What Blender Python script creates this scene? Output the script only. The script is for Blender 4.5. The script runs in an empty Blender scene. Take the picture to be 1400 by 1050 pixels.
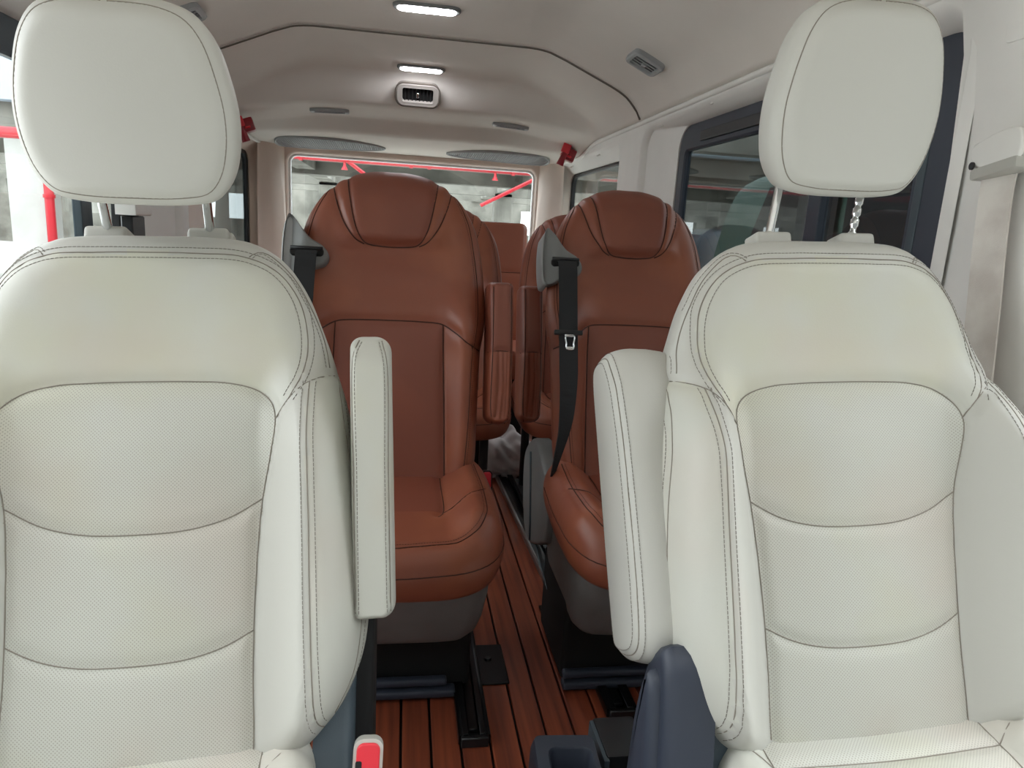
import bpy, bmesh, math, random
import numpy as np
from mathutils import Vector, Matrix
from mathutils.bvhtree import BVHTree
from mathutils.kdtree import KDTree

random.seed(4)
RNG = np.random.default_rng(7)
SC = bpy.context.scene
COL = SC.collection
rad = math.radians

# ------------------------------------------------------------------ camera, sky, exposure
CAM_Z = 1.06
yaw, pitch, roll = rad(9.3), rad(-12.4), rad(3.4)
cy, sy, cp, sp = math.cos(yaw), math.sin(yaw), math.cos(pitch), math.sin(pitch)
fwd = Vector((sy * cp, cy * cp, sp))
rgt = Vector((cy, -sy, 0))
upv = rgt.cross(fwd)
r2 = math.cos(roll) * rgt + math.sin(roll) * upv
u2 = -math.sin(roll) * rgt + math.cos(roll) * upv
cam_data = bpy.data.cameras.new('camera')
cam_data.sensor_width = 36
cam_data.lens = 950 / 1400 * 36
cam_data.clip_start = 0.02
cam_data.clip_end = 300
cam = bpy.data.objects.new('camera', cam_data)
COL.objects.link(cam)
cam.matrix_world = Matrix(((r2.x, u2.x, -fwd.x, 0), (r2.y, u2.y, -fwd.y, 0), (r2.z, u2.z, -fwd.z, CAM_Z), (0, 0, 0, 1)))
SC.camera = cam

world = bpy.data.worlds.new('overcast_sky')
SC.world = world
world.use_nodes = True
bg = world.node_tree.nodes['Background']
bg.inputs['Color'].default_value = (0.92, 0.97, 1.0, 1)
bg.inputs['Strength'].default_value = 3.6

SC.view_settings.view_transform = 'Standard'
SC.view_settings.look = 'None'
SC.view_settings.gamma = 1
SC.view_settings.use_curve_mapping = False
SC.view_settings.exposure = 0.62
SC.cycles.use_denoising = True
SC.cycles.max_bounces = 8
SC.cycles.diffuse_bounces = 5
SC.cycles.transparent_max_bounces = 12


# ------------------------------------------------------------------ materials
def s2l(c):
    c = c / 255.0
    return c / 12.92 if c <= 0.04045 else ((c + 0.055) / 1.055) ** 2.4


def rgb(r, g, b):
    return (s2l(r), s2l(g), s2l(b), 1)


def new_mat(name):
    m = bpy.data.materials.new(name)
    m.use_nodes = True
    nt = m.node_tree
    return m, nt, nt.nodes['Principled BSDF']


def nd(nt, t, **kw):
    n = nt.nodes.new(t)
    for k, v in kw.items():
        setattr(n, k, v)
    return n


def surf(name, col, rough=0.5, metal=0.0, noise=0.0, scale=20.0, bump=0.0, bscale=200.0, col2=None, spec=0.5, stretch=None):
    """plain surface: base colour varied by noise, fine relief"""
    m, nt, b = new_mat(name)
    b.inputs['Roughness'].default_value = rough
    b.inputs['Metallic'].default_value = metal
    b.inputs['Specular IOR Level'].default_value = spec
    tc = nd(nt, 'ShaderNodeTexCoord')
    src = tc.outputs['Object']
    if stretch:
        mp = nd(nt, 'ShaderNodeMapping')
        mp.inputs['Scale'].default_value = stretch
        nt.links.new(src, mp.inputs['Vector'])
        src = mp.outputs['Vector']
    if noise or col2:
        n = nd(nt, 'ShaderNodeTexNoise')
        n.inputs['Scale'].default_value = scale
        n.inputs['Detail'].default_value = 5
        nt.links.new(src, n.inputs['Vector'])
        r = nd(nt, 'ShaderNodeValToRGB')
        c2 = col2 or tuple(max(0, c * (1 - noise)) for c in col[:3]) + (1,)
        r.color_ramp.elements[0].position = 0.35
        r.color_ramp.elements[0].color = c2
        r.color_ramp.elements[1].position = 0.65
        r.color_ramp.elements[1].color = col
        nt.links.new(n.outputs['Fac'], r.inputs['Fac'])
        nt.links.new(r.outputs['Color'], b.inputs['Base Color'])
    else:
        b.inputs['Base Color'].default_value = col
    if bump:
        n2 = nd(nt, 'ShaderNodeTexNoise')
        n2.inputs['Scale'].default_value = bscale
        n2.inputs['Detail'].default_value = 3
        nt.links.new(src, n2.inputs['Vector'])
        bp = nd(nt, 'ShaderNodeBump')
        bp.inputs['Strength'].default_value = bump
        bp.inputs['Distance'].default_value = 0.001
        nt.links.new(n2.outputs['Fac'], bp.inputs['Height'])
        nt.links.new(bp.outputs['Normal'], b.inputs['Normal'])
    return m


def leather(name, col, stains=(), rough=0.45, perf=False, grain=0.12, pcol=None, fold=0.0):
    m, nt, b = new_mat(name)
    L = nt.links.new
    b.inputs['Roughness'].default_value = rough
    tc = nd(nt, 'ShaderNodeTexCoord')
    obj = tc.outputs['Object']
    prev = None
    rgbn = nd(nt, 'ShaderNodeRGB')
    rgbn.outputs[0].default_value = col
    prev = rgbn.outputs[0]
    for i, (sc, scale, lo, hi) in enumerate(stains):
        n = nd(nt, 'ShaderNodeTexNoise')
        n.inputs['Scale'].default_value = scale
        n.inputs['Detail'].default_value = 3
        mp = nd(nt, 'ShaderNodeMapping')
        mp.inputs['Location'].default_value = (3.1 * i + 1.3, 7.7 * i, 2.2 * i)
        L(obj, mp.inputs['Vector'])
        L(mp.outputs['Vector'], n.inputs['Vector'])
        mr = nd(nt, 'ShaderNodeMapRange')
        mr.inputs['From Min'].default_value = lo
        mr.inputs['From Max'].default_value = hi
        L(n.outputs['Fac'], mr.inputs['Value'])
        mx = nd(nt, 'ShaderNodeMix', data_type='RGBA')
        L(mr.outputs['Result'], mx.inputs['Factor'])
        L(prev, mx.inputs['A'])
        mx.inputs['B'].default_value = sc
        prev = mx.outputs['Result']
    vo = nd(nt, 'ShaderNodeTexVoronoi')
    vo.inputs['Scale'].default_value = 420
    L(obj, vo.inputs['Vector'])
    height = vo.outputs['Distance']
    dist = 0.0004
    if perf:
        sep = nd(nt, 'ShaderNodeSeparateXYZ')
        L(obj, sep.inputs['Vector'])

        def mth(op, a, bb=None):
            n = nd(nt, 'ShaderNodeMath', operation=op)
            for k, v in ((0, a), (1, bb)):
                if v is None:
                    continue
                if isinstance(v, (int, float)):
                    n.inputs[k].default_value = v
                else:
                    L(v, n.inputs[k])
            return n.outputs[0]
        k = 1 / 0.0042
        a = mth('MULTIPLY', mth('ADD', sep.outputs['X'], sep.outputs['Y']), k)
        c = mth('MULTIPLY', mth('SUBTRACT', sep.outputs['X'], sep.outputs['Y']), k)
        fa = mth('SUBTRACT', mth('FRACT', a), 0.5)
        fc = mth('SUBTRACT', mth('FRACT', c), 0.5)
        d = mth('SQRT', mth('ADD', mth('MULTIPLY', fa, fa), mth('MULTIPLY', fc, fc)))
        mr = nd(nt, 'ShaderNodeMapRange')
        mr.inputs['From Min'].default_value = 0.17
        mr.inputs['From Max'].default_value = 0.27
        L(d, mr.inputs['Value'])
        mx = nd(nt, 'ShaderNodeMix', data_type='RGBA')
        L(mr.outputs['Result'], mx.inputs['Factor'])
        mx.inputs['A'].default_value = pcol or tuple(x * 0.5 for x in col[:3]) + (1,)
        L(prev, mx.inputs['B'])
        prev = mx.outputs['Result']
        height = mr.outputs['Result']
        dist = 0.0008
    L(prev, b.inputs['Base Color'])
    bp = nd(nt, 'ShaderNodeBump')
    bp.inputs['Strength'].default_value = grain
    bp.inputs['Distance'].default_value = dist
    L(height, bp.inputs['Height'])
    L(bp.outputs['Normal'], b.inputs['Normal'])
    return m


def emit(name, col, strength):
    m, nt, b = new_mat(name)
    b.inputs['Base Color'].default_value = col
    b.inputs['Emission Color'].default_value = col
    b.inputs['Emission Strength'].default_value = strength
    return m


def glass(name, tint, rough=0.0):
    m = bpy.data.materials.new(name)
    m.use_nodes = True
    nt = m.node_tree
    nt.nodes.clear()
    out = nd(nt, 'ShaderNodeOutputMaterial')
    tr = nd(nt, 'ShaderNodeBsdfTransparent')
    tr.inputs['Color'].default_value = tint
    gl = nd(nt, 'ShaderNodeBsdfGlossy')
    gl.inputs['Roughness'].default_value = rough
    lw = nd(nt, 'ShaderNodeLayerWeight')
    lw.inputs['Blend'].default_value = 0.5
    pw = nd(nt, 'ShaderNodeMath', operation='POWER')
    pw.inputs[1].default_value = 4.0
    fr = nd(nt, 'ShaderNodeMath', operation='MULTIPLY_ADD')
    fr.inputs[1].default_value = 0.7
    fr.inputs[2].default_value = 0.04
    nt.links.new(lw.outputs['Facing'], pw.inputs[0])
    nt.links.new(pw.outputs[0], fr.inputs[0])
    mx = nd(nt, 'ShaderNodeMixShader')
    nt.links.new(fr.outputs[0], mx.inputs[0])
    nt.links.new(tr.outputs[0], mx.inputs[1])
    nt.links.new(gl.outputs[0], mx.inputs[2])
    nt.links.new(mx.outputs[0], out.inputs['Surface'])
    return m


CREAM = rgb(188, 188, 179)
YEL = rgb(186, 183, 156)
PINK = rgb(188, 177, 166)
M = {}
M['cream'] = leather('cream_leather', CREAM, [(YEL, 5.0, 0.5, 0.85), (PINK, 4.0, 0.52, 0.9)], 0.5)
M['cream_perf'] = leather('cream_perforated_leather', CREAM, [(YEL, 5.0, 0.48, 0.85), (PINK, 3.6, 0.5, 0.85)], 0.55, perf=True, grain=0.3, pcol=rgb(150, 148, 138))
M['cream_clean'] = leather('cream_smooth_leather', rgb(184, 183, 176), [(PINK, 3.0, 0.6, 0.8)], 0.48)
M['seam_grey'] = surf('seam_thread', rgb(134, 127, 117), 0.8)
M['stitch_grey'] = surf('stitch_thread', rgb(126, 120, 112), 0.8)
M['brown'] = leather('brown_leather', rgb(136, 75, 55), [(rgb(150, 86, 60), 6.0, 0.5, 0.75)], 0.42, grain=0.16)
M['brown_smooth'] = leather('brown_leather_panel', rgb(127, 69, 53), [(rgb(138, 77, 57), 5.0, 0.5, 0.75)], 0.45, grain=0.16)
M['seam_brown'] = surf('brown_seam_thread', rgb(62, 30, 20), 0.8)
M['headliner'] = surf('headliner_fabric', rgb(226, 220, 213), 0.95, noise=0.04, scale=4, bump=0.3, bscale=900, spec=0.1)
M['trim'] = surf('pale_trim_plastic', rgb(236, 235, 231), 0.55, noise=0.05, scale=6, bump=0.12, bscale=700)
M['trim_rear'] = surf('beige_trim_plastic', rgb(222, 204, 192), 0.5, noise=0.05, scale=6, bump=0.12, bscale=700)
M['seamline'] = surf('headliner_joint', rgb(96, 88, 80), 0.9)
M['navy'] = surf('navy_plastic', rgb(50, 56, 69), 0.5, noise=0.08, scale=9, bump=0.15, bscale=900)
M['slate'] = surf('slate_plastic', rgb(62, 74, 82), 0.5, noise=0.08, scale=9, bump=0.15, bscale=900)
M['black'] = surf('black_plastic', rgb(22, 23, 26), 0.45, bump=0.1, bscale=900)
M['blackmatte'] = surf('black_matte', rgb(14, 14, 15), 0.8)
M['rail'] = surf('black_painted_steel', rgb(20, 21, 24), 0.3, metal=0.4)
M['railedge'] = surf('scuffed_steel_edge', rgb(165, 165, 165), 0.35, metal=0.9)
M['grey'] = surf('grey_plastic', rgb(122, 123, 123), 0.55, noise=0.12, scale=12, bump=0.15, bscale=900)
M['greylight'] = surf('light_grey_plastic', rgb(160, 162, 163), 0.55, noise=0.08, scale=12, bump=0.1, bscale=900)
M['bezel'] = surf('warm_grey_bezel', rgb(150, 144, 138), 0.7)
M['chrome'] = surf('chrome_steel', rgb(225, 228, 230), 0.12, metal=1.0)
M['lamp'] = emit('lamp_diffuser', (0.95, 0.96, 1.0, 1), 36.0)
M['lampcell'] = emit('lamp_cell', (0.80, 0.83, 1.0, 1), 12.0)
M['webbing'] = surf('black_webbing', rgb(30, 31, 34), 0.8, bump=0.4, bscale=600, stretch=(1, 6, 1))
M['webbing_cream'] = surf('cream_webbing', rgb(226, 221, 214), 0.85, col2=rgb(204, 196, 189), scale=14, bump=0.4, bscale=600)
M['red'] = surf('red_plastic', rgb(214, 48, 60), 0.4)
M['darkred'] = surf('dark_red_plastic', rgb(140, 20, 34), 0.35)
M['cloth'] = surf('white_cloth', rgb(225, 220, 222), 0.9, bump=0.3, bscale=60)
M['glass_clear'] = glass('clear_glass', (0.93, 0.95, 0.94, 1))
M['glass_tint'] = glass('tinted_glass', (0.45, 0.48, 0.48, 1))
M['concrete'] = surf('raw_concrete', rgb(140, 138, 131), 0.9, col2=rgb(98, 97, 91), scale=1.3, bump=0.3, bscale=20)
M['concrete_pale'] = surf('pale_concrete', rgb(205, 206, 204), 0.9, col2=rgb(178, 178, 174), scale=0.9)
M['concrete_dark'] = surf('dark_concrete', rgb(92, 91, 87), 0.9, col2=rgb(76, 75, 72), scale=1.1)
M['ground'] = surf('garage_floor', rgb(212, 211, 206), 0.8, noise=0.15, scale=0.7)
M['pipe'] = surf('red_pipe_paint', rgb(186, 28, 44), 0.4)
M['bluegrey'] = surf('blue_grey_steel', rgb(170, 184, 200), 0.6)
M['whitepaint'] = surf('white_paint', rgb(235, 236, 236), 0.6)
M['carblack'] = surf('black_car_paint', rgb(16, 17, 19), 0.25)
M['green'] = surf('dark_green_paint', rgb(40, 66, 54), 0.5)
M['tyre'] = surf('tyre_rubber', rgb(22, 22, 22), 0.9)


def wood():
    m, nt, b = new_mat('red_brown_wood')
    L = nt.links.new
    tc = nd(nt, 'ShaderNodeTexCoord')
    oi = nd(nt, 'ShaderNodeObjectInfo')
    mp = nd(nt, 'ShaderNodeMapping')
    mp.inputs['Scale'].default_value = (60, 2.2, 20)
    add = nd(nt, 'ShaderNodeVectorMath', operation='ADD')
    cmb = nd(nt, 'ShaderNodeCombineXYZ')
    mul = nd(nt, 'ShaderNodeMath', operation='MULTIPLY')
    mul.inputs[1].default_value = 37
    L(oi.outputs['Random'], mul.inputs[0])
    L(mul.outputs[0], cmb.inputs[1])
    L(tc.outputs['Object'], add.inputs[0])
    L(cmb.outputs[0], add.inputs[1])
    L(add.outputs[0], mp.inputs['Vector'])
    n = nd(nt, 'ShaderNodeTexNoise')
    n.inputs['Scale'].default_value = 1.0
    n.inputs['Detail'].default_value = 6
    L(mp.outputs[0], n.inputs['Vector'])
    r = nd(nt, 'ShaderNodeValToRGB')
    r.color_ramp.elements[0].position = 0.3
    r.color_ramp.elements[0].color = rgb(104, 48, 31)
    r.color_ramp.elements[1].position = 0.72
    r.color_ramp.elements[1].color = rgb(150, 76, 48)
    L(n.outputs['Fac'], r.inputs['Fac'])
    hsv = nd(nt, 'ShaderNodeHueSaturation')
    mr = nd(nt, 'ShaderNodeMapRange')
    mr.inputs['To Min'].default_value = 0.82
    mr.inputs['To Max'].default_value = 1.15
    L(oi.outputs['Random'], mr.inputs['Value'])
    L(mr.outputs[0], hsv.inputs['Value'])
    L(r.outputs[0], hsv.inputs['Color'])
    L(hsv.outputs[0], b.inputs['Base Color'])
    b.inputs['Roughness'].default_value = 0.5
    return m


M['wood'] = wood()


# ------------------------------------------------------------------ object helpers
def obj_from(name, verts, faces, mat, parent=None, smooth=False, kind=None):
    me = bpy.data.meshes.new(name)
    me.from_pydata([tuple(v) for v in verts], [], [tuple(f) for f in faces])
    if smooth:
        me.polygons.foreach_set('use_smooth', [True] * len(me.polygons))
    me.materials.append(mat)
    me.update()
    o = bpy.data.objects.new(name, me)
    COL.objects.link(o)
    if parent is not None:
        o.parent = parent
    if kind:
        o['kind'] = kind
    return o


def thing(name, label, cat, loc=(0, 0, 0), group=None):
    o = bpy.data.objects.new(name, None)
    o.empty_display_size = 0.1
    COL.objects.link(o)
    o.location = loc
    o['label'] = label
    o['category'] = cat
    if group:
        o['group'] = group
    return o


def tag(o, label, cat, group=None):
    o['label'] = label
    o['category'] = cat
    if group:
        o['group'] = group
    return o


class MB:
    """collects simple shapes into one mesh"""

    def __init__(self):
        self.v = []
        self.f = []

    def add(self, vs, fs):
        k = len(self.v)
        self.v += [tuple(map(float, v)) for v in vs]
        self.f += [tuple(i + k for i in f) for f in fs]
        return self

    def box(self, x0, x1, y0, y1, z0, z1, bev=0.0, seg=2, mat=None):
        bm = bmesh.new()
        bmesh.ops.create_cube(bm, size=1)
        for v in bm.verts:
            v.co = Vector((x0 + (v.co.x + .5) * (x1 - x0), y0 + (v.co.y + .5) * (y1 - y0), z0 + (v.co.z + .5) * (z1 - z0)))
        if bev:
            bmesh.ops.bevel(bm, geom=bm.edges[:], offset=bev, segments=seg, affect='EDGES', profile=0.6)
        if mat is not None:
            bmesh.ops.transform(bm, matrix=mat, verts=bm.verts)
        bm.verts.index_update()
        self.add([v.co for v in bm.verts], [[v.index for v in f.verts] for f in bm.faces])
        bm.free()
        return self

    def tube(self, pts, r, n=8, cap=True, closed=False):
        pts = np.asarray(pts, float)
        m = len(pts)
        if closed:
            tan = np.roll(pts, -1, 0) - np.roll(pts, 1, 0)
        else:
            tan = np.gradient(pts, axis=0)
        tan /= np.maximum(np.linalg.norm(tan, axis=1, keepdims=True), 1e-12)
        ref = np.array([0.13, 0.21, 1.0])
        if abs(tan[0] @ (ref / np.linalg.norm(ref))) > 0.95:
            ref = np.array([1.0, 0.2, 0.1])
        a = np.cross(tan, ref)
        a /= np.maximum(np.linalg.norm(a, axis=1, keepdims=True), 1e-12)
        b = np.cross(tan, a)
        rr = np.broadcast_to(np.asarray(r, float), (m,))
        vs = []
        for k in range(n):
            t = 2 * math.pi * k / n
            vs.append(pts + rr[:, None] * (math.cos(t) * a + math.sin(t) * b))
        vs = np.array(vs).transpose(1, 0, 2).reshape(-1, 3)
        fs = []
        for i in range(m if closed else m - 1):
            for k in range(n):
                k2 = (k + 1) % n
                i2 = (i + 1) % m
                fs.append((i * n + k, i * n + k2, i2 * n + k2, i2 * n + k))
        if cap and not closed:
            fs.append(tuple(range(n))[::-1])
            fs.append(tuple((m - 1) * n + k for k in range(n)))
        return self.add(vs, fs)

    def prism(self, poly, d0, d1, frame=lambda u, v, w: (u, v, w), bev=0.0):
        """extrude a (u,v) polygon from w=d0 to w=d1, the d1 edge rounded by bev"""
        P = np.asarray(poly, float)
        n = len(P)
        rings = [(0, d0)]
        if bev:
            for k in range(4):
                t = k / 3 * math.pi / 2
                rings.append((bev * (1 - math.cos(t)), d1 - math.copysign(bev, d1 - d0) * (1 - math.sin(t))))
        else:
            rings.append((0, d1))
        vs = []
        for ins, w in rings:
            Q = inset(P, ins) if ins else P
            vs += [frame(q[0], q[1], w) for q in Q]
        fs = [tuple(range(n))[::-1]]
        for i in range(len(rings) - 1):
            for k in range(n):
                k2 = (k + 1) % n
                fs.append((i * n + k, i * n + k2, (i + 1) * n + k2, (i + 1) * n + k))
        fs.append(tuple((len(rings) - 1) * n + k for k in range(n)))
        return self.add(vs, fs)

    def build(self, name, mat, parent=None, smooth=False, kind=None, fix=True):
        o = obj_from(name, self.v, self.f, mat, parent, smooth, kind)
        if fix:
            bm = bmesh.new()
            bm.from_mesh(o.data)
            bmesh.ops.recalc_face_normals(bm, faces=bm.faces)
            bm.to_mesh(o.data)
            bm.free()
        if smooth == 'auto':
            o.data.polygons.foreach_set('use_smooth', [True] * len(o.data.polygons))
            o.data.set_sharp_from_angle(angle=rad(38))
        return o


def inset(P, d):
    """move a closed polygon inwards by d"""
    P = np.asarray(P, float)
    t = np.roll(P, -1, 0) - np.roll(P, 1, 0)
    t /= np.maximum(np.linalg.norm(t, axis=1, keepdims=True), 1e-9)
    area = 0.5 * np.sum(P[:, 0] * np.roll(P[:, 1], -1) - np.roll(P[:, 0], -1) * P[:, 1])
    n = np.stack([-t[:, 1], t[:, 0]], 1) * (1 if area > 0 else -1)
    return P + n * d


def catmull(pts, closed=False, step=0.004):
    P = np.asarray(pts, float)
    n = len(P)
    out = []
    rng = range(n if closed else n - 1)
    for i in rng:
        if closed:
            p0, p1, p2, p3 = P[(i - 1) % n], P[i], P[(i + 1) % n], P[(i + 2) % n]
        else:
            p0, p1, p2, p3 = P[max(i - 1, 0)], P[i], P[i + 1], P[min(i + 2, n - 1)]
        k = max(2, int(np.linalg.norm(p2 - p1) / step))
        # centripetal-ish tangents
        d1, d0, d2 = [max(np.linalg.norm(x), 1e-6) ** 0.5 for x in (p2 - p1, p1 - p0, p3 - p2)]
        m1 = (p2 - p1) if np.allclose(p0, p1) else d1 * ((p1 - p0) / d0 - (p2 - p0) / (d0 + d1) + (p2 - p1) / d1)
        m2 = (p2 - p1) if np.allclose(p2, p3) else d1 * ((p2 - p1) / d1 - (p3 - p1) / (d1 + d2) + (p3 - p2) / d2)
        for j in range(k):
            t = j / k
            out.append((2 * t**3 - 3 * t**2 + 1) * p1 + (t**3 - 2 * t**2 + t) * m1 + (-2 * t**3 + 3 * t**2) * p2 + (t**3 - t**2) * m2)
    if not closed:
        out.append(P[-1])
    return np.array(out)


def resample(P, N, closed=True):
    P = np.asarray(P, float)
    Q = np.vstack([P, P[:1]]) if closed else P
    s = np.concatenate([[0], np.cumsum(np.linalg.norm(np.diff(Q, axis=0), axis=1))])
    t = np.linspace(0, s[-1], N, endpoint=not closed)
    return np.stack([np.interp(t, s, Q[:, k]) for k in range(Q.shape[1])], 1)


def mirror(half):
    """closed outline from a right half listed top -> bottom"""
    h = [tuple(p) for p in half]
    return h + [(-u, v) for u, v in reversed(h) if abs(u) > 1e-6]


def rrect(x0, x1, y0, y1, r, n=8):
    rs = r if isinstance(r, (tuple, list)) else (r, r, r, r)
    out = []
    for (cx, cy_, a), q in zip(((x1, y1, 0), (x0, y1, 90), (x0, y0, 180), (x1, y0, 270)), rs):
        ccx = cx - q if cx == x1 else cx + q
        ccy = cy_ - q if cy_ == y1 else cy_ + q
        for k in range(n):
            t = rad(a + 90 * k / (n - 1))
            out.append((ccx + q * math.cos(t), ccy + q * math.sin(t)))
    return np.array(out)


def inpoly(P, poly):
    x, y = P[:, 0], P[:, 1]
    res = np.zeros(len(P), bool)
    n = len(poly)
    for i in range(n):
        x1, y1 = poly[i]
        x2, y2 = poly[(i + 1) % n]
        c = (y1 > y) != (y2 > y)
        with np.errstate(divide='ignore', invalid='ignore'):
            xi = (x2 - x1) * (y - y1) / (y2 - y1 + 1e-15) + x1
        res ^= c & (x < xi)
    return res


def sstep(a, b, x):
    t = np.clip((x - a) / (b - a), 0, 1)
    return t * t * (3 - 2 * t)


def pillow(name, outline, va, vb, Tf, Tb, rf, rb, mat, parent, cu=0.0, wfun=None, seams=(), regions=(), N=300, n_in=28, n_edge=7,
           seam_mat=None, stitch_mat=None, loc=(0, 0, 0), rot=(0, 0, 0), seam_r=0.0008, n_back=5, back_w=None, subs=True):
    """Upholstered body. Local axes: x across, y along, z towards the sitter.
    seams: dicts line=[(u,v)..], depth, sigma, stitch=(offsets..), tube=bool
    regions: (name, polygon, material): front faces inside become a sub-part of their own."""
    P = resample(outline, N)
    area = 0.5 * np.sum(P[:, 0] * np.roll(P[:, 1], -1) - np.roll(P[:, 0], -1) * P[:, 1])
    if area < 0:
        P = P[::-1]
    S = np.stack([np.full(N, cu), np.clip(P[:, 1], va, vb)], 1)
    D = S - P
    L = np.linalg.norm(D, axis=1)
    Dn = D / L[:, None]
    rings = []

    def ring(d, h, sgn, sc):
        uv = P + Dn * np.minimum(d, L)[:, None]
        w = sgn * h
        if wfun is not None and sgn > 0:
            w = w + wfun(uv[:, 0], uv[:, 1]) * sc
        if back_w is not None and sgn < 0:
            w = w - back_w(uv[:, 0], uv[:, 1]) * sc
        return np.column_stack([uv, np.broadcast_to(w, (N,))])
    back = []
    rbv = np.minimum(rb, L * .9)
    for k in range(n_back, 0, -1):
        d = rbv + (L - rbv) * k / n_back
        back.append(ring(d, Tb, -1, 1))
    for k in range(5, 0, -1):
        t = k / 5 * math.pi / 2
        back.append(ring(rbv * (1 - math.cos(t)), Tb * math.sin(t), -1, math.sin(t)))
    rfv = np.minimum(rf, L * .9)
    front = []
    for k in range(0, n_edge + 1):
        t = k / n_edge * math.pi / 2
        front.append(ring(rfv * (1 - math.cos(t)), Tf * math.sin(t), 1, math.sin(t)))
    for k in range(1, n_in + 1):
        front.append(ring(rfv + (L - rfv) * k / n_in, Tf, 1, 1))
    rings = back + front
    nr = len(rings)
    V = np.vstack(rings)
    i = np.arange(nr - 1)[:, None] * N
    k = np.arange(N)[None, :]
    k2 = (k + 1) % N
    F = np.stack([i + k, i + k2, i + N + k2, i + N + k], -1).reshape(-1, 4)
    isfront = np.repeat(np.arange(nr - 1) >= len(back), N)
    # weld
    key = np.round(V / 1e-5).astype(np.int64)
    _, idx, inv = np.unique(key, axis=0, return_index=True, return_inverse=True)
    inv = inv.reshape(-1)
    V = V[idx]
    F = inv[F]
    faces, ff = [], []
    for f, fr in zip(F.tolist(), isfront.tolist()):
        g = []
        for q in f:
            if q not in g:
                g.append(q)
        if len(g) >= 3:
            faces.append(g)
            ff.append(fr)
    ff = np.array(ff)

    def normals(V):
        me = bpy.data.meshes.new('tmp')
        me.from_pydata(V.tolist(), [], faces)
        me.update()
        nn = np.zeros(len(V) * 3)
        me.vertices.foreach_get('normal', nn)
        bpy.data.meshes.remove(me)
        return nn.reshape(-1, 3)
    lines = []
    if seams:
        bvh = BVHTree.FromPolygons(V.tolist(), faces)
        for s in seams:
            ln = catmull(s['line'], s.get('closed', False), 0.003) if not s.get('raw') else np.asarray(s['line'], float)
            p3 = []
            for u, v in ln:
                h = bvh.ray_cast(Vector((u, v, 1)), Vector((0, 0, -1)))
                p3.append(tuple(h[0]) if h[0] is not None else None)
            lines.append((s, ln, p3))
        Nn = normals(V)
        disp = np.zeros(len(V))
        for s, ln, p3 in lines:
            pts = [p for p in p3 if p]
            dep, sig = s.get('depth', 0.004), s.get('sigma', 0.006)
            if not pts or dep == 0:
                continue
            kd = KDTree(len(pts))
            for a, p in enumerate(pts):
                kd.insert(p, a)
            kd.balance()
            A = np.array(pts)
            lo, hi = A.min(0) - 3.5 * sig, A.max(0) + 3.5 * sig
            cand = np.where(np.all((V > lo) & (V < hi), axis=1))[0]
            for c in cand:
                d = kd.find(V[c])[2]
                disp[c] = max(disp[c], dep * math.exp(-(d / sig) ** 1.5))
        V = V - Nn * disp[:, None]
    Nn = normals(V)
    cent = np.array([V[f].mean(0) for f in faces])
    label = np.full(len(faces), -1)
    for q, (nm, poly, mt) in enumerate(regions):
        pp = np.asarray(poly, float)
        ins = inpoly(cent[:, :2], pp) & ff & (label < 0)
        label[ins] = q

    def make(nm, sel, mt, par):
        fs = [faces[a] for a in np.where(sel)[0]]
        used = np.unique([q for f in fs for q in f])
        mp = {int(q): a for a, q in enumerate(used)}
        o = obj_from(nm, V[used].tolist(), [[mp[q] for q in f] for f in fs], mt, par, True)
        o.data.normals_split_custom_set_from_vertices(Nn[used].tolist())
        return o
    body = make(name, label < 0, mat, parent)
    body.location = loc
    body.rotation_euler = rot
    made = {}
    if subs:
        for q, (nm, poly, mt) in enumerate(regions):
            if (label == q).any():
                o = make(nm, label == q, mt, body)
                made.setdefault(nm, []).append(o)
    if seams and seam_mat:
        bvh = BVHTree.FromPolygons(V.tolist(), faces)

        def drop(ln):
            res, cur = [], []
            for u, v in ln:
                h = bvh.ray_cast(Vector((u, v, 1)), Vector((0, 0, -1)))
                if h[0] is None:
                    if len(cur) > 2:
                        res.append(cur)
                    cur = []
                else:
                    cur.append(np.array(h[0]) + np.array(h[1]) * 0.0002)
            if len(cur) > 2:
                res.append(cur)
            return res
        sm, st = MB(), MB()
        for s, ln, p3 in lines:
            ln = resample(ln, max(4, int(np.sum(np.linalg.norm(np.diff(ln, axis=0), axis=1)) / 0.006)), False)
            if s.get('tube', True):
                for run in drop(ln):
                    run = np.array(run)
                    if len(run) > 4:
                        run[1:-1] = (run[:-2] + run[1:-1] * 2 + run[2:]) / 4
                    sm.tube(run, s.get('r', seam_r), 5)
            for off in s.get('stitch', ()):
                t = np.gradient(ln, axis=0)
                t /= np.linalg.norm(t, axis=1, keepdims=True)
                q = ln + off * np.stack([-t[:, 1], t[:, 0]], 1)
                ql = np.sum(np.linalg.norm(np.diff(q, axis=0), axis=1))
                nds = max(2, int(ql / 0.0052))
                q = resample(q, nds * 4 + 1, False)
                h = [bvh.ray_cast(Vector((a, b, 1)), Vector((0, 0, -1))) for a, b in q]
                for d in range(nds):
                    g = [h[d * 4], h[d * 4 + 3]]
                    if g[0][0] is None or g[1][0] is None or (g[0][0] - g[1][0]).length > 0.012:
                        continue
                    p = [np.array(x[0]) + np.array(x[1]) * 0.0002 for x in g]
                    st.tube([p[0], (p[0] + p[1]) / 2 + np.array(g[0][1]) * 0.0002, p[1]], 0.00055, 3, cap=False)
        if sm.v:
            sm.build('seam', seam_mat, body, True, 'stuff', fix=False)
        if st.v:
            st.build('stitching', stitch_mat or seam_mat, body, True, 'stuff', fix=False)
    body['_made'] = 0
    return body, made


XC = 0.055          # centre line of the van
WR, WL = XC + 0.875, XC - 0.875      # inner trim planes
ZR = 1.515                            # height of the ridge above the windows
Y_END = 4.45

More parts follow.
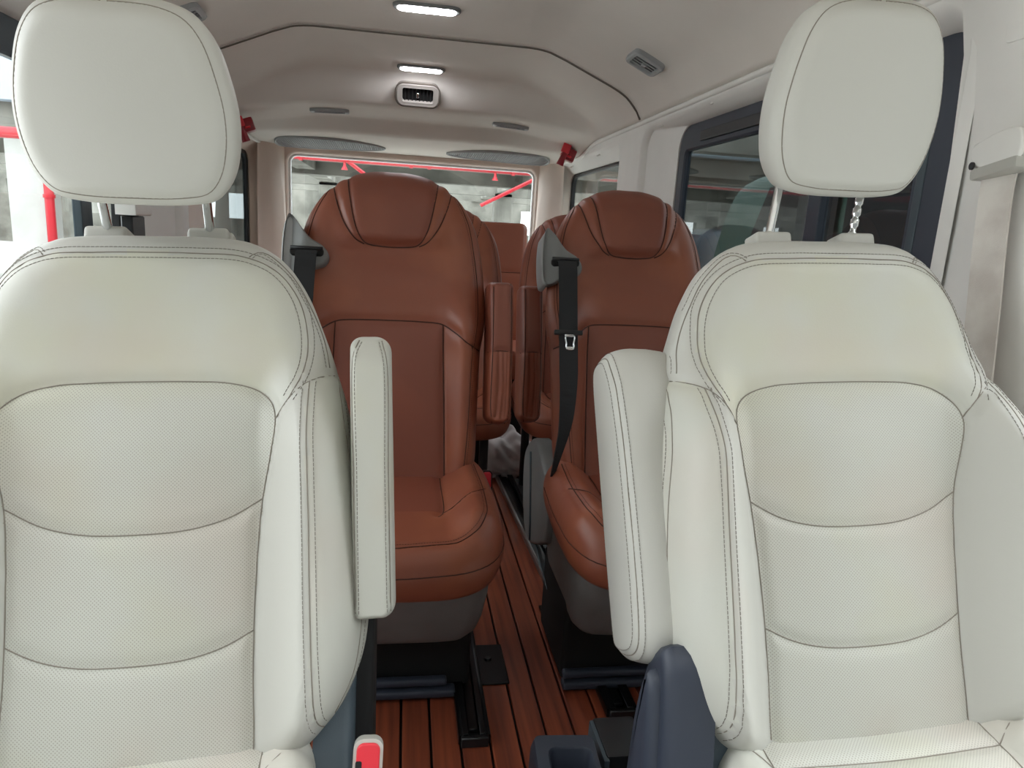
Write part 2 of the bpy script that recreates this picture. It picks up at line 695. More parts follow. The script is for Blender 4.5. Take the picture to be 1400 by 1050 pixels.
_cy = np.array([-0.4, 2.0, 2.85, 3.2, 3.34, 3.40, 3.43, 3.46, 3.50, 3.54, 3.74, 3.79, 3.82, 3.87, 3.90, 3.95, 4.46])
_cz = np.array([1.765, 1.762, 1.754, 1.740, 1.733, 1.725, 1.705, 1.645, 1.600, 1.590, 1.580, 1.572, 1.550, 1.512, 1.503, 1.500, 1.470])
_sx = np.array([0, 0.40, 0.44, 0.48, 0.55, 0.74, 0.78, 0.81, 0.85, 0.875])
_ss = np.array([1, 1, .99, .965, .86, .53, .45, .37, .19, 0.0])


def ceil_z(x, y):
    """height of the headliner at x (from the centre line) and y"""
    zc = np.interp(y, _cy, _cz)
    s = np.interp(np.abs(x), _sx, _ss)
    zr = ZR - 0.045 * sstep(3.5, 3.9, np.asarray(y, float))
    return zr + (zc - zr) * s


def headliner(name, y0, y1, mat, step=0.02):
    ys = np.arange(y0, y1 + 1e-6, step)
    xs = np.linspace(-0.875, 0.875, 141)
    X, Yg = np.meshgrid(xs, ys)
    Z = np.zeros_like(X)
    for k, (dx, dy) in enumerate(((0, 0), (0.012, 0), (-0.012, 0), (0, 0.012), (0, -0.012))):   # softened edges
        Z += ceil_z(np.clip(X + dx, -.875, .875), Yg + dy) / 5
    n, m = X.shape
    vs = np.stack([X + XC, Yg, Z], -1).reshape(-1, 3)
    fs = [(i * m + j, (i + 1) * m + j, (i + 1) * m + j + 1, i * m + j + 1) for i in range(n - 1) for j in range(m - 1)]
    o = obj_from(name, vs.tolist(), fs, mat, None, True, 'structure')
    md = o.modifiers.new('thickness', 'SOLIDIFY')
    md.thickness = 0.03
    md.offset = -1
    return o


ceiling = headliner('ceiling', -0.30, 2.846, M['headliner'], 0.0393)
ceiling2 = headliner('ceiling.001', 2.854, Y_END, M['headliner'], 0.0114)
jb = MB()
xs = np.linspace(-0.868, 0.868, 110)
jb.tube([(x + XC, 2.85, float(ceil_z(x, 2.85)) - 0.003) for x in xs], 0.004, 6)
jb.build('headliner_joint', M['seamline'], ceiling2, True)

# ---- floor: black sub floor and wooden planks
floor = MB().box(XC - 0.93, XC + 0.93, -0.3, Y_END, -0.05, -0.014).build('floor', M['blackmatte'], kind='structure')
plank_me = None
for i in range(28):
    x = -0.828 + 0.0625 * i
    if plank_me is None:
        p = MB().box(-0.0285, 0.0285, 0.35, 4.42, -0.014, 0.0, 0.0015, 1).build('plank', M['wood'], floor)
        plank_me = p.data
    else:
        p = bpy.data.objects.new('plank', plank_me)
        COL.objects.link(p)
        p.parent = floor
    p.location = (x + 0.002, 0, 0)


def loft_rings(rings, name, mat, parent=None, kind=None, cap=False, smooth=True):
    n = len(rings[0])
    vs = [tuple(p) for r in rings for p in r]
    fs = []
    for i in range(len(rings) - 1):
        for k in range(n):
            k2 = (k + 1) % n
            fs.append((i * n + k, i * n + k2, (i + 1) * n + k2, (i + 1) * n + k))
    if cap:
        fs.append(tuple((len(rings) - 1) * n + k for k in range(n)))
    mb = MB()
    mb.add(vs, fs)
    o = mb.build(name, mat, parent, 'auto' if smooth else False, kind)
    return o


def wall_cell(mb, sgn, y0, y1, A, B, rA, rB):
    """trim panel round one side window: outer cell, rounded edge, sunk reveal"""
    T = XC + sgn * 0.875

    def P(poly, x):
        return [(XC + sgn * x, a, b) for a, b in poly]
    out = rrect(y0, y1, 0.0, ZR, 0.0005, 10)
    a0 = rrect(*A, rA, 10)
    a1 = inset(a0, 0.006)
    a2 = inset(a0, 0.018)
    a3 = inset(a0, 0.024)
    b0 = rrect(*B, rB, 10)
    n = len(out)
    rings = [P(out, 0.875), P(a0, 0.875), P(a1, 0.8775), P(a2, 0.889), P(a3, 0.900), P(b0, 0.932), P(b0, 0.965)]
    vs = [p for r in rings for p in r]
    fs = []
    for i in range(len(rings) - 1):
        for k in range(n):
            k2 = (k + 1) % n
            fs.append((i * n + k, i * n + k2, (i + 1) * n + k2, (i + 1) * n + k))
    mb.add(vs, fs)


def side_window(idx, sgn, B, C, rB, rC, frame_mat, glass_mat, posts, bars=()):
    X0 = XC + sgn * 0.940

    def P(poly, x):
        return [(XC + sgn * x, a, b) for a, b in poly]
    b0 = rrect(*B, rB, 10)
    c0 = rrect(*C, rC, 10)
    b1 = inset(b0, -0.003)
    root = loft_rings([P(b1, 0.965), P(b1, 0.938), P(inset(b0, 0.012), 0.934), P(inset(c0, -0.006), 0.934), P(c0, 0.940), P(c0, 0.958), P(b1, 0.965)],
                      'window_%d' % idx, frame_mat, None, 'structure')
    g = MB()
    x0, x1 = sorted((XC + sgn * 0.948, XC + sgn * 0.952))
    g.prism(inset(c0, -0.004), x0, x1, lambda u, v, w: (w, u, v))
    g.build('glass_pane', glass_mat, root)
    for (y0, y1, m) in posts:
        xa, xb = sorted((XC + sgn * 0.932, XC + sgn * 0.956))
        MB().box(xa, xb, y0, y1, C[2] - .01, C[3] + .01, 0.003, 2).build('window_post', m, root)
    for (y0, y1, z0, z1, m) in bars:
        xa, xb = sorted((XC + sgn * 0.925, XC + sgn * 0.950))
        MB().box(xa, xb, y0, y1, z0, z1, 0.003, 2).build('slider_track', m, root)
    return root


for sgn, side in ((1, 'right'), (-1, 'left')):
    mb = MB()
    f = 1.10 if sgn > 0 else 1.10
    wall_cell(mb, sgn, f, 2.90, (1.13, 2.84, 0.74, 1.502), (1.17, 2.56, 0.80, 1.462), 0.11, 0.085)
    w = mb.build('wall_' + side, M['trim'], None, 'auto', 'structure')
    mb = MB()
    wall_cell(mb, sgn, 2.90, 4.42, (3.11, 4.34, 0.76, 1.475), (3.05 if sgn < 0 else 3.13, 4.28, 0.82, 1.41), 0.08, 0.075)
    w2 = mb.build('wall_%s_rear' % side, M['trim_rear'] if sgn < 0 else M['trim'], None, 'auto', 'structure')
side_window(1, 1, (1.17, 2.56, 0.80, 1.462), (1.30, 2.50, 0.86, 1.376), 0.085, 0.02, M['navy'], M['glass_tint'],
            [(1.60, 1.655, M['navy']), (1.262, 1.285, M['slate'])], [(1.75, 2.36, 1.395, 1.428, M['black'])])
side_window(2, 1, (3.13, 4.28, 0.82, 1.41), (3.16, 4.25, 0.86, 1.392), 0.075, 0.06, M['black'], M['glass_clear'], [])
side_window(3, -1, (1.17, 2.56, 0.80, 1.462), (1.22, 2.50, 0.86, 1.376), 0.085, 0.02, M['slate'], M['glass_clear'],
            [(2.12, 2.19, M['slate']), (2.38, 2.44, M['black'])], [])
side_window(4, -1, (3.05, 4.28, 0.82, 1.41), (3.10, 4.24, 0.86, 1.392), 0.075, 0.06, M['black'], M['glass_tint'], [])

# ---- rear wall with tailgate window
def Pr(poly, y):
    return [(a, y, b) for a, b in poly]


out = rrect(WL, WR, 0.0, 1.52, 0.0005, 10)
a0 = rrect(XC - 0.765, XC + 0.765, 0.86, 1.452, 0.07, 10)
loft_rings([Pr(out, Y_END), Pr(a0, Y_END), Pr(inset(a0, .008), Y_END + .004), Pr(inset(a0, .014), Y_END + .016), Pr(inset(a0, .016), Y_END + .06)], 'wall_rear', M['trim_rear'], None, 'structure')
c0 = inset(a0, 0.016)
rw = loft_rings([Pr(c0, Y_END + .03), Pr(inset(c0, .012), Y_END + .03), Pr(inset(c0, .016), Y_END + .05)], 'window_5', M['whitepaint'], None, 'structure')
MB().prism(inset(c0, .005), Y_END + .040, Y_END + .044, lambda u, v, w: (u, w, v)).build('glass_pane', M['glass_clear'], rw)

# corner pillars beside the tailgate
for k, sgn in enumerate((-1, 1)):
    rings = []
    for z, g in ((1.52, -0.01), (1.45, 0.0), (1.36, 0.02), (1.2, 0.045), (1.0, 0.06), (0.0, 0.065)):
        pl = [(0.877, 4.24 - g * 0.6), (0.868 - g * .2, 4.27 - g * .6), (0.845 - g * .6, 4.30 - g * .5), (0.80 - g * .8, 4.37 - g * .3), (0.775 - g * .35, 4.42), (0.765, 4.452), (0.877, 4.452)]
        rings.append([(XC + sgn * x, y, z) for x, y in pl])
    loft_rings(rings, 'trim_%d' % (k + 1), M['trim_rear'], None, 'structure')

# upper edge strip between headliner and wall (the lit ridge)
for k, sgn in enumerate((-1, 1)):
    ys = np.linspace(1.0, 4.44, 60)
    mb = MB()
    mb.tube([(XC + sgn * 0.876, y, ZR - 0.003 - 0.045 * float(sstep(3.5, 3.9, y))) for y in ys], 0.010, 10)
    mb.build('trim_%d' % (k + 3), M['trim'], None, True, 'structure')

# pillar beside the right front seat
rings = []
for z in (0.0, 0.7, 1.2, 1.40, 1.47, 1.52, 1.62):
    e = 0.0 if z < 1.35 else (z - 1.35) * 0.25
    pl = [(0.99, 1.175), (0.958 - e, 1.165), (0.938 - e, 1.105), (0.930 - e, 1.075), (0.915 - e, 1.03), (0.912 - e, 0.90), (0.92 - e, 0.75), (0.99, 0.74)]
    rings.append([(x, y, z) for x, y in pl])
loft_rings(rings, 'trim_5', M['trim'], None, 'structure')


# ------------------------------------------------------------------ seats
def frame_rot(beta, yaw_=0.0, roll_=0.0):
    """rotation whose x runs across the seat, y up the reclined back, z towards the sitter"""
    b, yw, rl = rad(beta), rad(yaw_), rad(roll_)
    U = Vector((1, 0, 0))
    V = Vector((0, math.sin(b), math.cos(b)))
    W = Vector((0, -math.cos(b), math.sin(b)))
    u = math.cos(rl) * U + math.sin(rl) * V
    v = -math.sin(rl) * U + math.cos(rl) * V
    R = Matrix.Rotation(yw, 3, 'Z')
    u, v, W = R @ u, R @ v, R @ W
    return Matrix((u, v, W)).transposed()


def mir(pts):
    """left-to-right line from its right half listed centre -> right"""
    return [(-u, v) for u, v in reversed(pts) if u > 1e-6] + list(pts)


def neg(pts):
    return [(-u, v) for u, v in pts]


FB_OUT = [(0, .650), (.07, .649), (.12, .642), (.160, .618), (.190, .575), (.212, .52), (.231, .462), (.247, .40), (.260, .32), (.267, .22),
          (.267, .15), (.258, .10), (.236, .052), (.203, .014), (.16, -.018), (.1, -.03), (0, -.035)]
FB_INS = [(0, .452), (.06, .451), (.105, .447), (.136, .437), (.153, .421), (.159, .400), (.153, .355), (.1435, .305), (.138, .24), (.135, .17), (.134, .10), (.1355, .03), (.134, -.03)]
FB_H1 = [(0, .267), (.06, .270), (.105, .282), (.143, .303)]
FB_H2 = [(0, .119), (.06, .122), (.1, .132), (.1345, .149)]
FB_SH = [(.176, .424), (.189, .450), (.195, .48), (.194, .515), (.183, .558), (.157, .594), (.118, .612), (.06, .616), (0, .617)]
FB_GU = [(.2215, .468), (.214, .505), (.197, .55), (.170, .597), (.135, .624), (.122, .613)]
FB_SB = [(.159, .400), (.176, .424), (.200, .446), (.2325, .462)]
FB_BO = [(.200, .446), (.202, .38), (.205, .28), (.207, .17), (.209, .10), (.211, .055), (.215, .032)]
FB_ED = [(.231, .456), (.243, .38), (.254, .30), (.260, .2), (.259, .14), (.249, .09), (.228, .048)]


def fb_w(u, v):
    a = np.abs(u)
    bol = 0.066 * sstep(.135, .205, a) * (1 - sstep(.36, .50, v)) * sstep(-.10, .06, v)
    lum = 0.010 * np.exp(-((v - .20) / .12) ** 2) * np.exp(-(u / .12) ** 2)
    hol = -0.012 * np.exp(-((v - .5) / .09) ** 2) * np.exp(-(u / .13) ** 2)
    puff = 0.006 * (np.exp(-((v - .36) / .06) ** 2) + np.exp(-((v - .06) / .06) ** 2)) * np.exp(-(u / .1) ** 2)
    return bol + lum + hol + puff


def closed_region(*runs):
    out_ = []
    for r in runs:
        out_ += list(r)
    return out_


def front_backrest(root, loc, R):
    sm = []
    sm.append(dict(line=list(reversed(neg(FB_INS))) [:-1] + FB_INS, depth=.0055, sigma=.0085))
    sm.append(dict(line=mir(FB_H1), depth=.0045, sigma=.009))
    sm.append(dict(line=mir(FB_H2), depth=.0045, sigma=.009))
    sm.append(dict(line=FB_SH[:-1] + list(reversed(neg(FB_SH))), depth=.003, sigma=.006, stitch=(.0075, -.0075)))
    for g in (1, -1):
        q = (lambda p: p) if g > 0 else neg
        sm.append(dict(line=q(FB_GU), depth=.002, sigma=.005, stitch=(.004,)))
        sm.append(dict(line=q(FB_SB), depth=.005, sigma=.008))
        sm.append(dict(line=q(FB_BO), depth=.003, sigma=.006, stitch=(.0075, -.0075)))
        sm.append(dict(line=q(FB_ED), depth=.002, sigma=.005, stitch=(.004 * g,)))
    # seams resampled the same way the lines are drawn
    ins = catmull(FB_INS, False, .004).tolist()
    h1 = catmull(mir(FB_H1), False, .004).tolist()
    h2 = catmull(mir(FB_H2), False, .004).tolist()
    sh = catmull(FB_SH, False, .004).tolist()
    sb = catmull(FB_SB, False, .004).tolist()
    inspoly = ins + list(reversed(neg(ins)))
    big = .5
    up = h1 + [(big, .303), (big, .7), (-big, .7), (-big, .303)]
    mid = h2 + [(big, .149), (big, .303)] + list(reversed(h1)) + [(-big, .303), (-big, .149)]

    def clip(a, keep):      # polygon test is done on both, so give the lowest priority last
        return a
    regs = []
    # the three perforated pads: intersect the insert with bands
    def band(lo, hi):
        r = [p for p in ins if lo(p[0]) - 1e-9 <= p[1] <= hi(p[0]) + 1e-9]
        return r
    f1 = lambda u: float(np.interp(u, [p[0] for p in h1], [p[1] for p in h1]))
    f2 = lambda u: float(np.interp(u, [p[0] for p in h2], [p[1] for p in h2]))
    r_up = [p for p in ins if p[1] >= f1(p[0])]
    r_mid = [p for p in ins if f2(p[0]) <= p[1] < f1(p[0])]
    r_low = [p for p in ins if p[1] < f2(p[0])]
    regs.append(('upper_pad', r_up + list(reversed(h1)) + list(reversed(neg(r_up))), M['cream_perf']))
    regs.append(('middle_pad', r_mid + list(reversed(h2)) + list(reversed(neg(r_mid))) + h1, M['cream_perf']))
    regs.append(('lower_pad', r_low + list(reversed(neg(r_low))) + h2, M['cream_perf']))
    i0 = next(i for i, p in enumerate(ins) if p[1] < .4001 and p[0] > .1)
    for g in (1, -1):
        q = (lambda p: p) if g > 0 else neg
        bo = catmull(FB_BO, False, .004).tolist()
        inner = ins[i0:] + [(.205, -.04), (.215, .032)] + list(reversed(bo)) + [p for p in reversed(sb) if p[0] < .198]
        outer = bo + [(.216, .0), (.3, .0), (.3, .47)] + [p for p in reversed(sb) if p[0] > .198]
        regs.append(('inner_bolster', q(inner), M['cream_clean']))
        regs.append(('outer_bolster', q(outer), M['cream']))
    k = next(i for i, p in enumerate(sb) if p[0] > .176)
    shp = sh + list(reversed(neg(sh))) + neg(sb[:k]) + list(reversed(neg([p for p in ins[:i0]]))) + ins[:i0] + sb[:k]
    # order: down the right shoulder to the insert, across, up the left
    shp = [(u, v) for u, v in reversed(sh)] + list(reversed(sb[:k])) + list(reversed(ins[:i0])) + neg(ins[:i0]) + neg(sb[:k]) + neg(sh)
    regs.append(('shoulder_panel', shp, M['cream']))
    off = R @ Vector((0, 0, -.045))
    b, made = pillow('backrest', catmull(mirror(FB_OUT), True, .01), .05, .50, .045, .095, .058, .05, M['cream_clean'], root, wfun=fb_w, seams=sm, regions=regs,
                     N=460, n_in=58, n_edge=9, seam_mat=M['seam_grey'], stitch_mat=M['stitch_grey'],
                     loc=Vector(loc) + off, rot=R.to_euler())
    return b


HR_OUT = [(0, .221), (.050, .2185), (.080, .207), (.099, .182), (.112, .14), (.118, .10), (.116, .062), (.106, .028), (.088, .006), (.058, -.001), (0, -.003)]


def front_headrest(root, loc, R, sv=1.0):
    o = [(u, v * sv) for u, v in catmull(mirror(HR_OUT), True, .006)]
    sm = [dict(line=inset(o, .010), raw=True, depth=.0026, sigma=.005)]

    def w(u, v):
        return .016 * (1 - (u / .12) ** 2) - .010 * ((v / sv - .11) / .11) ** 2
    h, _ = pillow('headrest', o, .09 * sv, .13 * sv, .030, .075, .030, .055, M['cream_clean'], root, wfun=w, seams=sm, N=300, n_in=26, n_edge=8,
                  seam_mat=M['seam_grey'], stitch_mat=M['stitch_grey'], loc=loc, rot=R.to_euler())
    return h


def front_seat(label, group, X, Y, Z, beta, roll_, hr, posts, arm, side):
    root = thing('car_seat', label, 'seat', (X, Y - .25, 0), group)
    R = frame_rot(beta, 0, roll_)
    O = Vector((X, Y, Z)) - root.location
    front_backrest(root, O, R)
    # headrest
    (hx, hy, hz, hb, hs) = hr
    Rh = frame_rot(hb, 0, roll_ * .6)
    hl = Vector((hx, hy, hz)) - root.location
    front_headrest(root, hl + Rh @ Vector((0, 0, -.030)), Rh, hs)
    for s in (-1, 1):
        foot = O + R @ Vector((s * .063, .648, -.058))
        top = hl + Rh @ Vector((s * .063, .05, -.070))
        d = (top - foot).normalized()
        mb = MB()
        a = foot - d * .03
        ln = (top - a).length
        n = 60
        pts = [a + d * ln * k / n for k in range(n + 1)]
        rr = []
        for k in range(n + 1):
            z = ln * k / n
            notch = posts == 'notched' and s > 0 and .036 < z < .15 and (z - .036) % .017 < .006
            rr.append(.0058 - (.0016 if notch else 0))
        mb.tube([tuple(p) for p in pts], rr, 14)
        mb.build('headrest_post', M['chrome'], root, True)
        g = MB()
        Rg = (R @ Matrix.Rotation(rad(0), 3, 'X'))
        mt = Matrix.Translation(foot) @ Rg.to_4x4()
        g.box(-.026, .026, -.010, .015, -.017, .022, .007, 4, mt)
        col = MB()
        gp = g.build('post_guide', M['cream_clean'], root, True)
        col.tube([tuple(foot + R @ Vector((0, .012, 0))), tuple(foot + R @ Vector((0, .0185, 0)))], [.0115, .0098], 20)
        col.build('guide_collar', M['cream_clean'], gp, 'auto')
        if s > 0:
            MB().box(.017, .030, -.002, .012, -.012, .012, .004, 3, mt).build('release_button', M['cream_clean'], gp, True)
    # cushion
    cz = Z + .0
    cut = [(0, .25), (.17, .25), (.198, .235), (.216, .17), (.224, .05), (.224, -.1), (.21, -.2), (.165, -.245), (0, -.255)]

    def cw(u, v):
        return .040 * sstep(.14, .205, np.abs(u)) * sstep(-.25, -.1, v) - .012 * np.exp(-((v - .0) / .12) ** 2)
    il = [(-.148, .25), (-.148, .1), (-.145, -.1), (-.15, -.16), (-.11, -.185), (0, -.19)]
    sms = [dict(line=il + list(reversed(neg(il)))[1:], depth=.005, sigma=.008), dict(line=[(-.148, .17), (0, .165), (.148, .17)], depth=.005, sigma=.008),
           dict(line=[(.148, .17), (.18, .19), (.212, .20)], depth=.004, sigma=.007), dict(line=[(-.148, .17), (-.18, .19), (-.212, .20)], depth=.004, sigma=.007)]
    il2 = catmull(il, False, .01).tolist()
    regs = [('seat_pad', il2 + list(reversed(neg(il2))), M['cream_perf'])]
    cl = Vector((X, Y - .195, cz)) - root.location
    pillow('seat_cushion', catmull(mirror(cut), True, .01), -.15, .15, .05, .09, .06, .03, M['cream'], root, wfun=cw, seams=sms, regions=regs, N=240, n_in=34,
           seam_mat=M['seam_grey'], loc=cl + Vector((0, 0, -.05)), rot=(rad(4), rad(-roll_), 0))
    # seat base below the cushion
    bl = cl
    g = MB()
    g.box(bl.x - .20, bl.x + .20, bl.y - .21, bl.y + .20, .02, bl.z - .12, .02, 3)
    g.build('seat_base', M['navy'], root, 'auto')
    # armrest
    ax, ay, az, ab, ln, kind = arm
    al = Vector((ax, ay, az)) - root.location
    if kind == 'front':
        hw = .0265
        ol = rrect(-hw, hw, 0, ln, (.020, .016, .012, .016), 8)

        def aw(u, v):
            return .022 * np.sin(np.clip(v / ln, 0, 1) * math.pi) * .6 - .030 * sstep(ln * .86, ln * 1.02, v)
        e = .0062
        sms = [dict(line=[(-hw + e, .012), (-hw + e, ln * .5), (-hw + e, ln - .03), (-hw + .013, ln - .009)], depth=.0022, sigma=.004, stitch=(-.004,)),
               dict(line=[(hw - e, .012), (hw - e, ln * .5), (hw - e, ln - .04), (hw - .012, ln - .010)], depth=.0022, sigma=.004, stitch=(.004,))]
        Ra = frame_rot(ab, 0, roll_)
        pillow('armrest', resample(ol, 200), .03, ln - .03, .055, .055, .010, .012, M['cream'], root, wfun=aw, seams=sms, N=220, n_in=14, n_edge=8,
               seam_mat=M['seam_grey'], stitch_mat=M['stitch_grey'], loc=al, rot=Ra.to_euler())
    else:
        R0 = frame_rot(ab, 0, roll_)
        Ra = Matrix((-R0.col[2] * -1, R0.col[1], R0.col[0] * -1)).transposed()
        hd = .062
        ol = catmull([(-hd + .012, .004), (0, -.004), (hd - .022, .006), (hd - .004, .028), (hd + .003, .08), (hd + .004, .2), (hd - .002, .30), (hd - .012, .35), (hd - .032, .384),
                      (0, .392), (-hd + .018, .382), (-hd + .004, .352), (-hd, .28), (-hd, .05)], True, .006)
        ol = np.array([(u, v * ln / .39) for u, v in ol])
        q = inset(ol, .013)
        sms = [dict(line=q, raw=True, depth=.0028, sigma=.005, stitch=(.0065, -.0065))]

        def aw(u, v):
            return .006 * np.exp(-(u / .05) ** 2)
        pillow('armrest', ol, .07, ln - .07, .036, .070, .022, .022, M['cream_clean'], root, wfun=aw, seams=sms, N=300, n_in=18, n_edge=10,
               seam_mat=M['seam_grey'], stitch_mat=M['stitch_grey'], loc=al, rot=Ra.to_euler())
    # plastic side covers
    if side == 'right':
        xs_ = (X - .285 - root.location.x, X - .225 - root.location.x)
        f = lambda u, v, w: (w, u - root.location.y, v)
        pr = catmull([(.742, .05), (.742, .25), (.742, .44), (.737, .515), (.722, .562), (.700, .590), (.680, .602), (.662, .585), (.648, .53), (.635, .45), (.62, .35), (.60, .2), (.60, .05)], True, .012)
        MB().prism(pr, xs_[1], xs_[0], f, .014).build('recliner_cover', M['navy'], root, 'auto')
        pr2 = catmull([(.722, .05), (.720, .44), (.714, .50), (.703, .545), (.690, .568), (.676, .562), (.665, .52), (.655, .45), (.645, .36), (.635, .25), (.63, .05)], True, .012)
        MB().prism(pr2, xs_[0] + .004, xs_[0] - .014, f, .013).build('cover_panel', M['navy'], root, 'auto')
        pr3 = catmull([(.80, .05), (.80, .50), (.76, .57), (.72, .57), (.675, .52), (.65, .42), (.63, .30), (.60, .05)], True, .012)
        MB().prism(pr3, xs_[1] + .05, xs_[1] + .0, f, .012).build('hinge_cover', M['slate'], root, 'auto')
    else:
        f = lambda u, v, w: (w, u - root.location.y, v)
        pr = catmull([(.92, .05), (.92, .42), (.915, .52), (.895, .58), (.865, .60), (.82, .57), (.76, .47), (.70, .40), (.62, .35), (.60, .05)], True, .012)
        x = X - root.location.x
        MB().prism(pr, x + .200, x + .247, f, .014).build('recliner_cover', M['slate'], root, 'auto')
        pr2 = catmull([(.95, .05), (.95, .50), (.935, .60), (.90, .63), (.85, .60), (.80, .48), (.78, .05)], True, .012)
        MB().prism(pr2, x + .240, x + .268, f, .010).build('hinge_cover', M['blackmatte'], root, 'auto')
    return root


front_seat('cream leather front seat with low headrest, beside the bright open window', 'front seats', -.294, .72, .436, 21.4, 2.4,
           (-.309, .875, 1.064, -7, .985), 'plain', (-.0255, .80, .582, 20, .352, 'front'), 'left')
front_seat('cream leather front seat with raised headrest on notched post, beside the pale belt pillar', 'front seats', .59, .663, .467, 18.5, 2.5,
           (.588, .885, 1.132, -6, 1.10), 'notched', (.322, .738, .545, 25, .400, 'side'), 'right')

# ---- brown captain seats
BB_OUT = [(0, .731), (.045, .730), (.10, .716), (.145, .690), (.182, .647), (.208, .595), (.223, .53), (.232, .46), (.236, .40), (.234, .34), (.226, .29), (.220, .15), (.214, .0), (.20, -.06), (.1, -.075), (0, -.078)]
BB_HP = [(.112, .718), (.104, .655), (.083, .565), (.064, .539), (.03, .533), (0, .532)]
BB_HV = [(.146, .688), (.134, .637), (.112, .580), (.086, .545), (.066, .536)]
BB_LU = [(0, .352), (.095, .350), (.128, .344), (.158, .322), (.188, .296), (.232, .284)]
BB_IN = [(.128, .344), (.131, .25), (.135, .12), (.139, -.05)]
BB_GU = [(.150, .686), (.185, .610), (.202, .53), (.212, .45), (.213, .38), (.206, .31), (.203, .292)]
BB_BO = [(.199, .293), (.195, .20), (.191, .10), (.183, .0), (.175, -.05)]


def bb_w(u, v):
    a = np.abs(u)
    bol = .042 * sstep(.13, .195, a) * (1 - sstep(.30, .42, v)) * (1 - .5 * sstep(.195, .23, a))
    wing = .026 * np.exp(-((a - .17) / .05) ** 2) * np.exp(-((v - .37) / .07) ** 2)
    head = .020 * (1 - sstep(.085, .15, a)) * sstep(.52, .56, v) * (1 - .6 * sstep(.62, .73, v))
    lum = .012 * np.exp(-((v - .2) / .12) ** 2) * np.exp(-(u / .12) ** 2)
    dip = -.012 * np.exp(-((v - .46) / .06) ** 2) * np.exp(-(u / .16) ** 2)
    return bol + head + lum + dip + wing


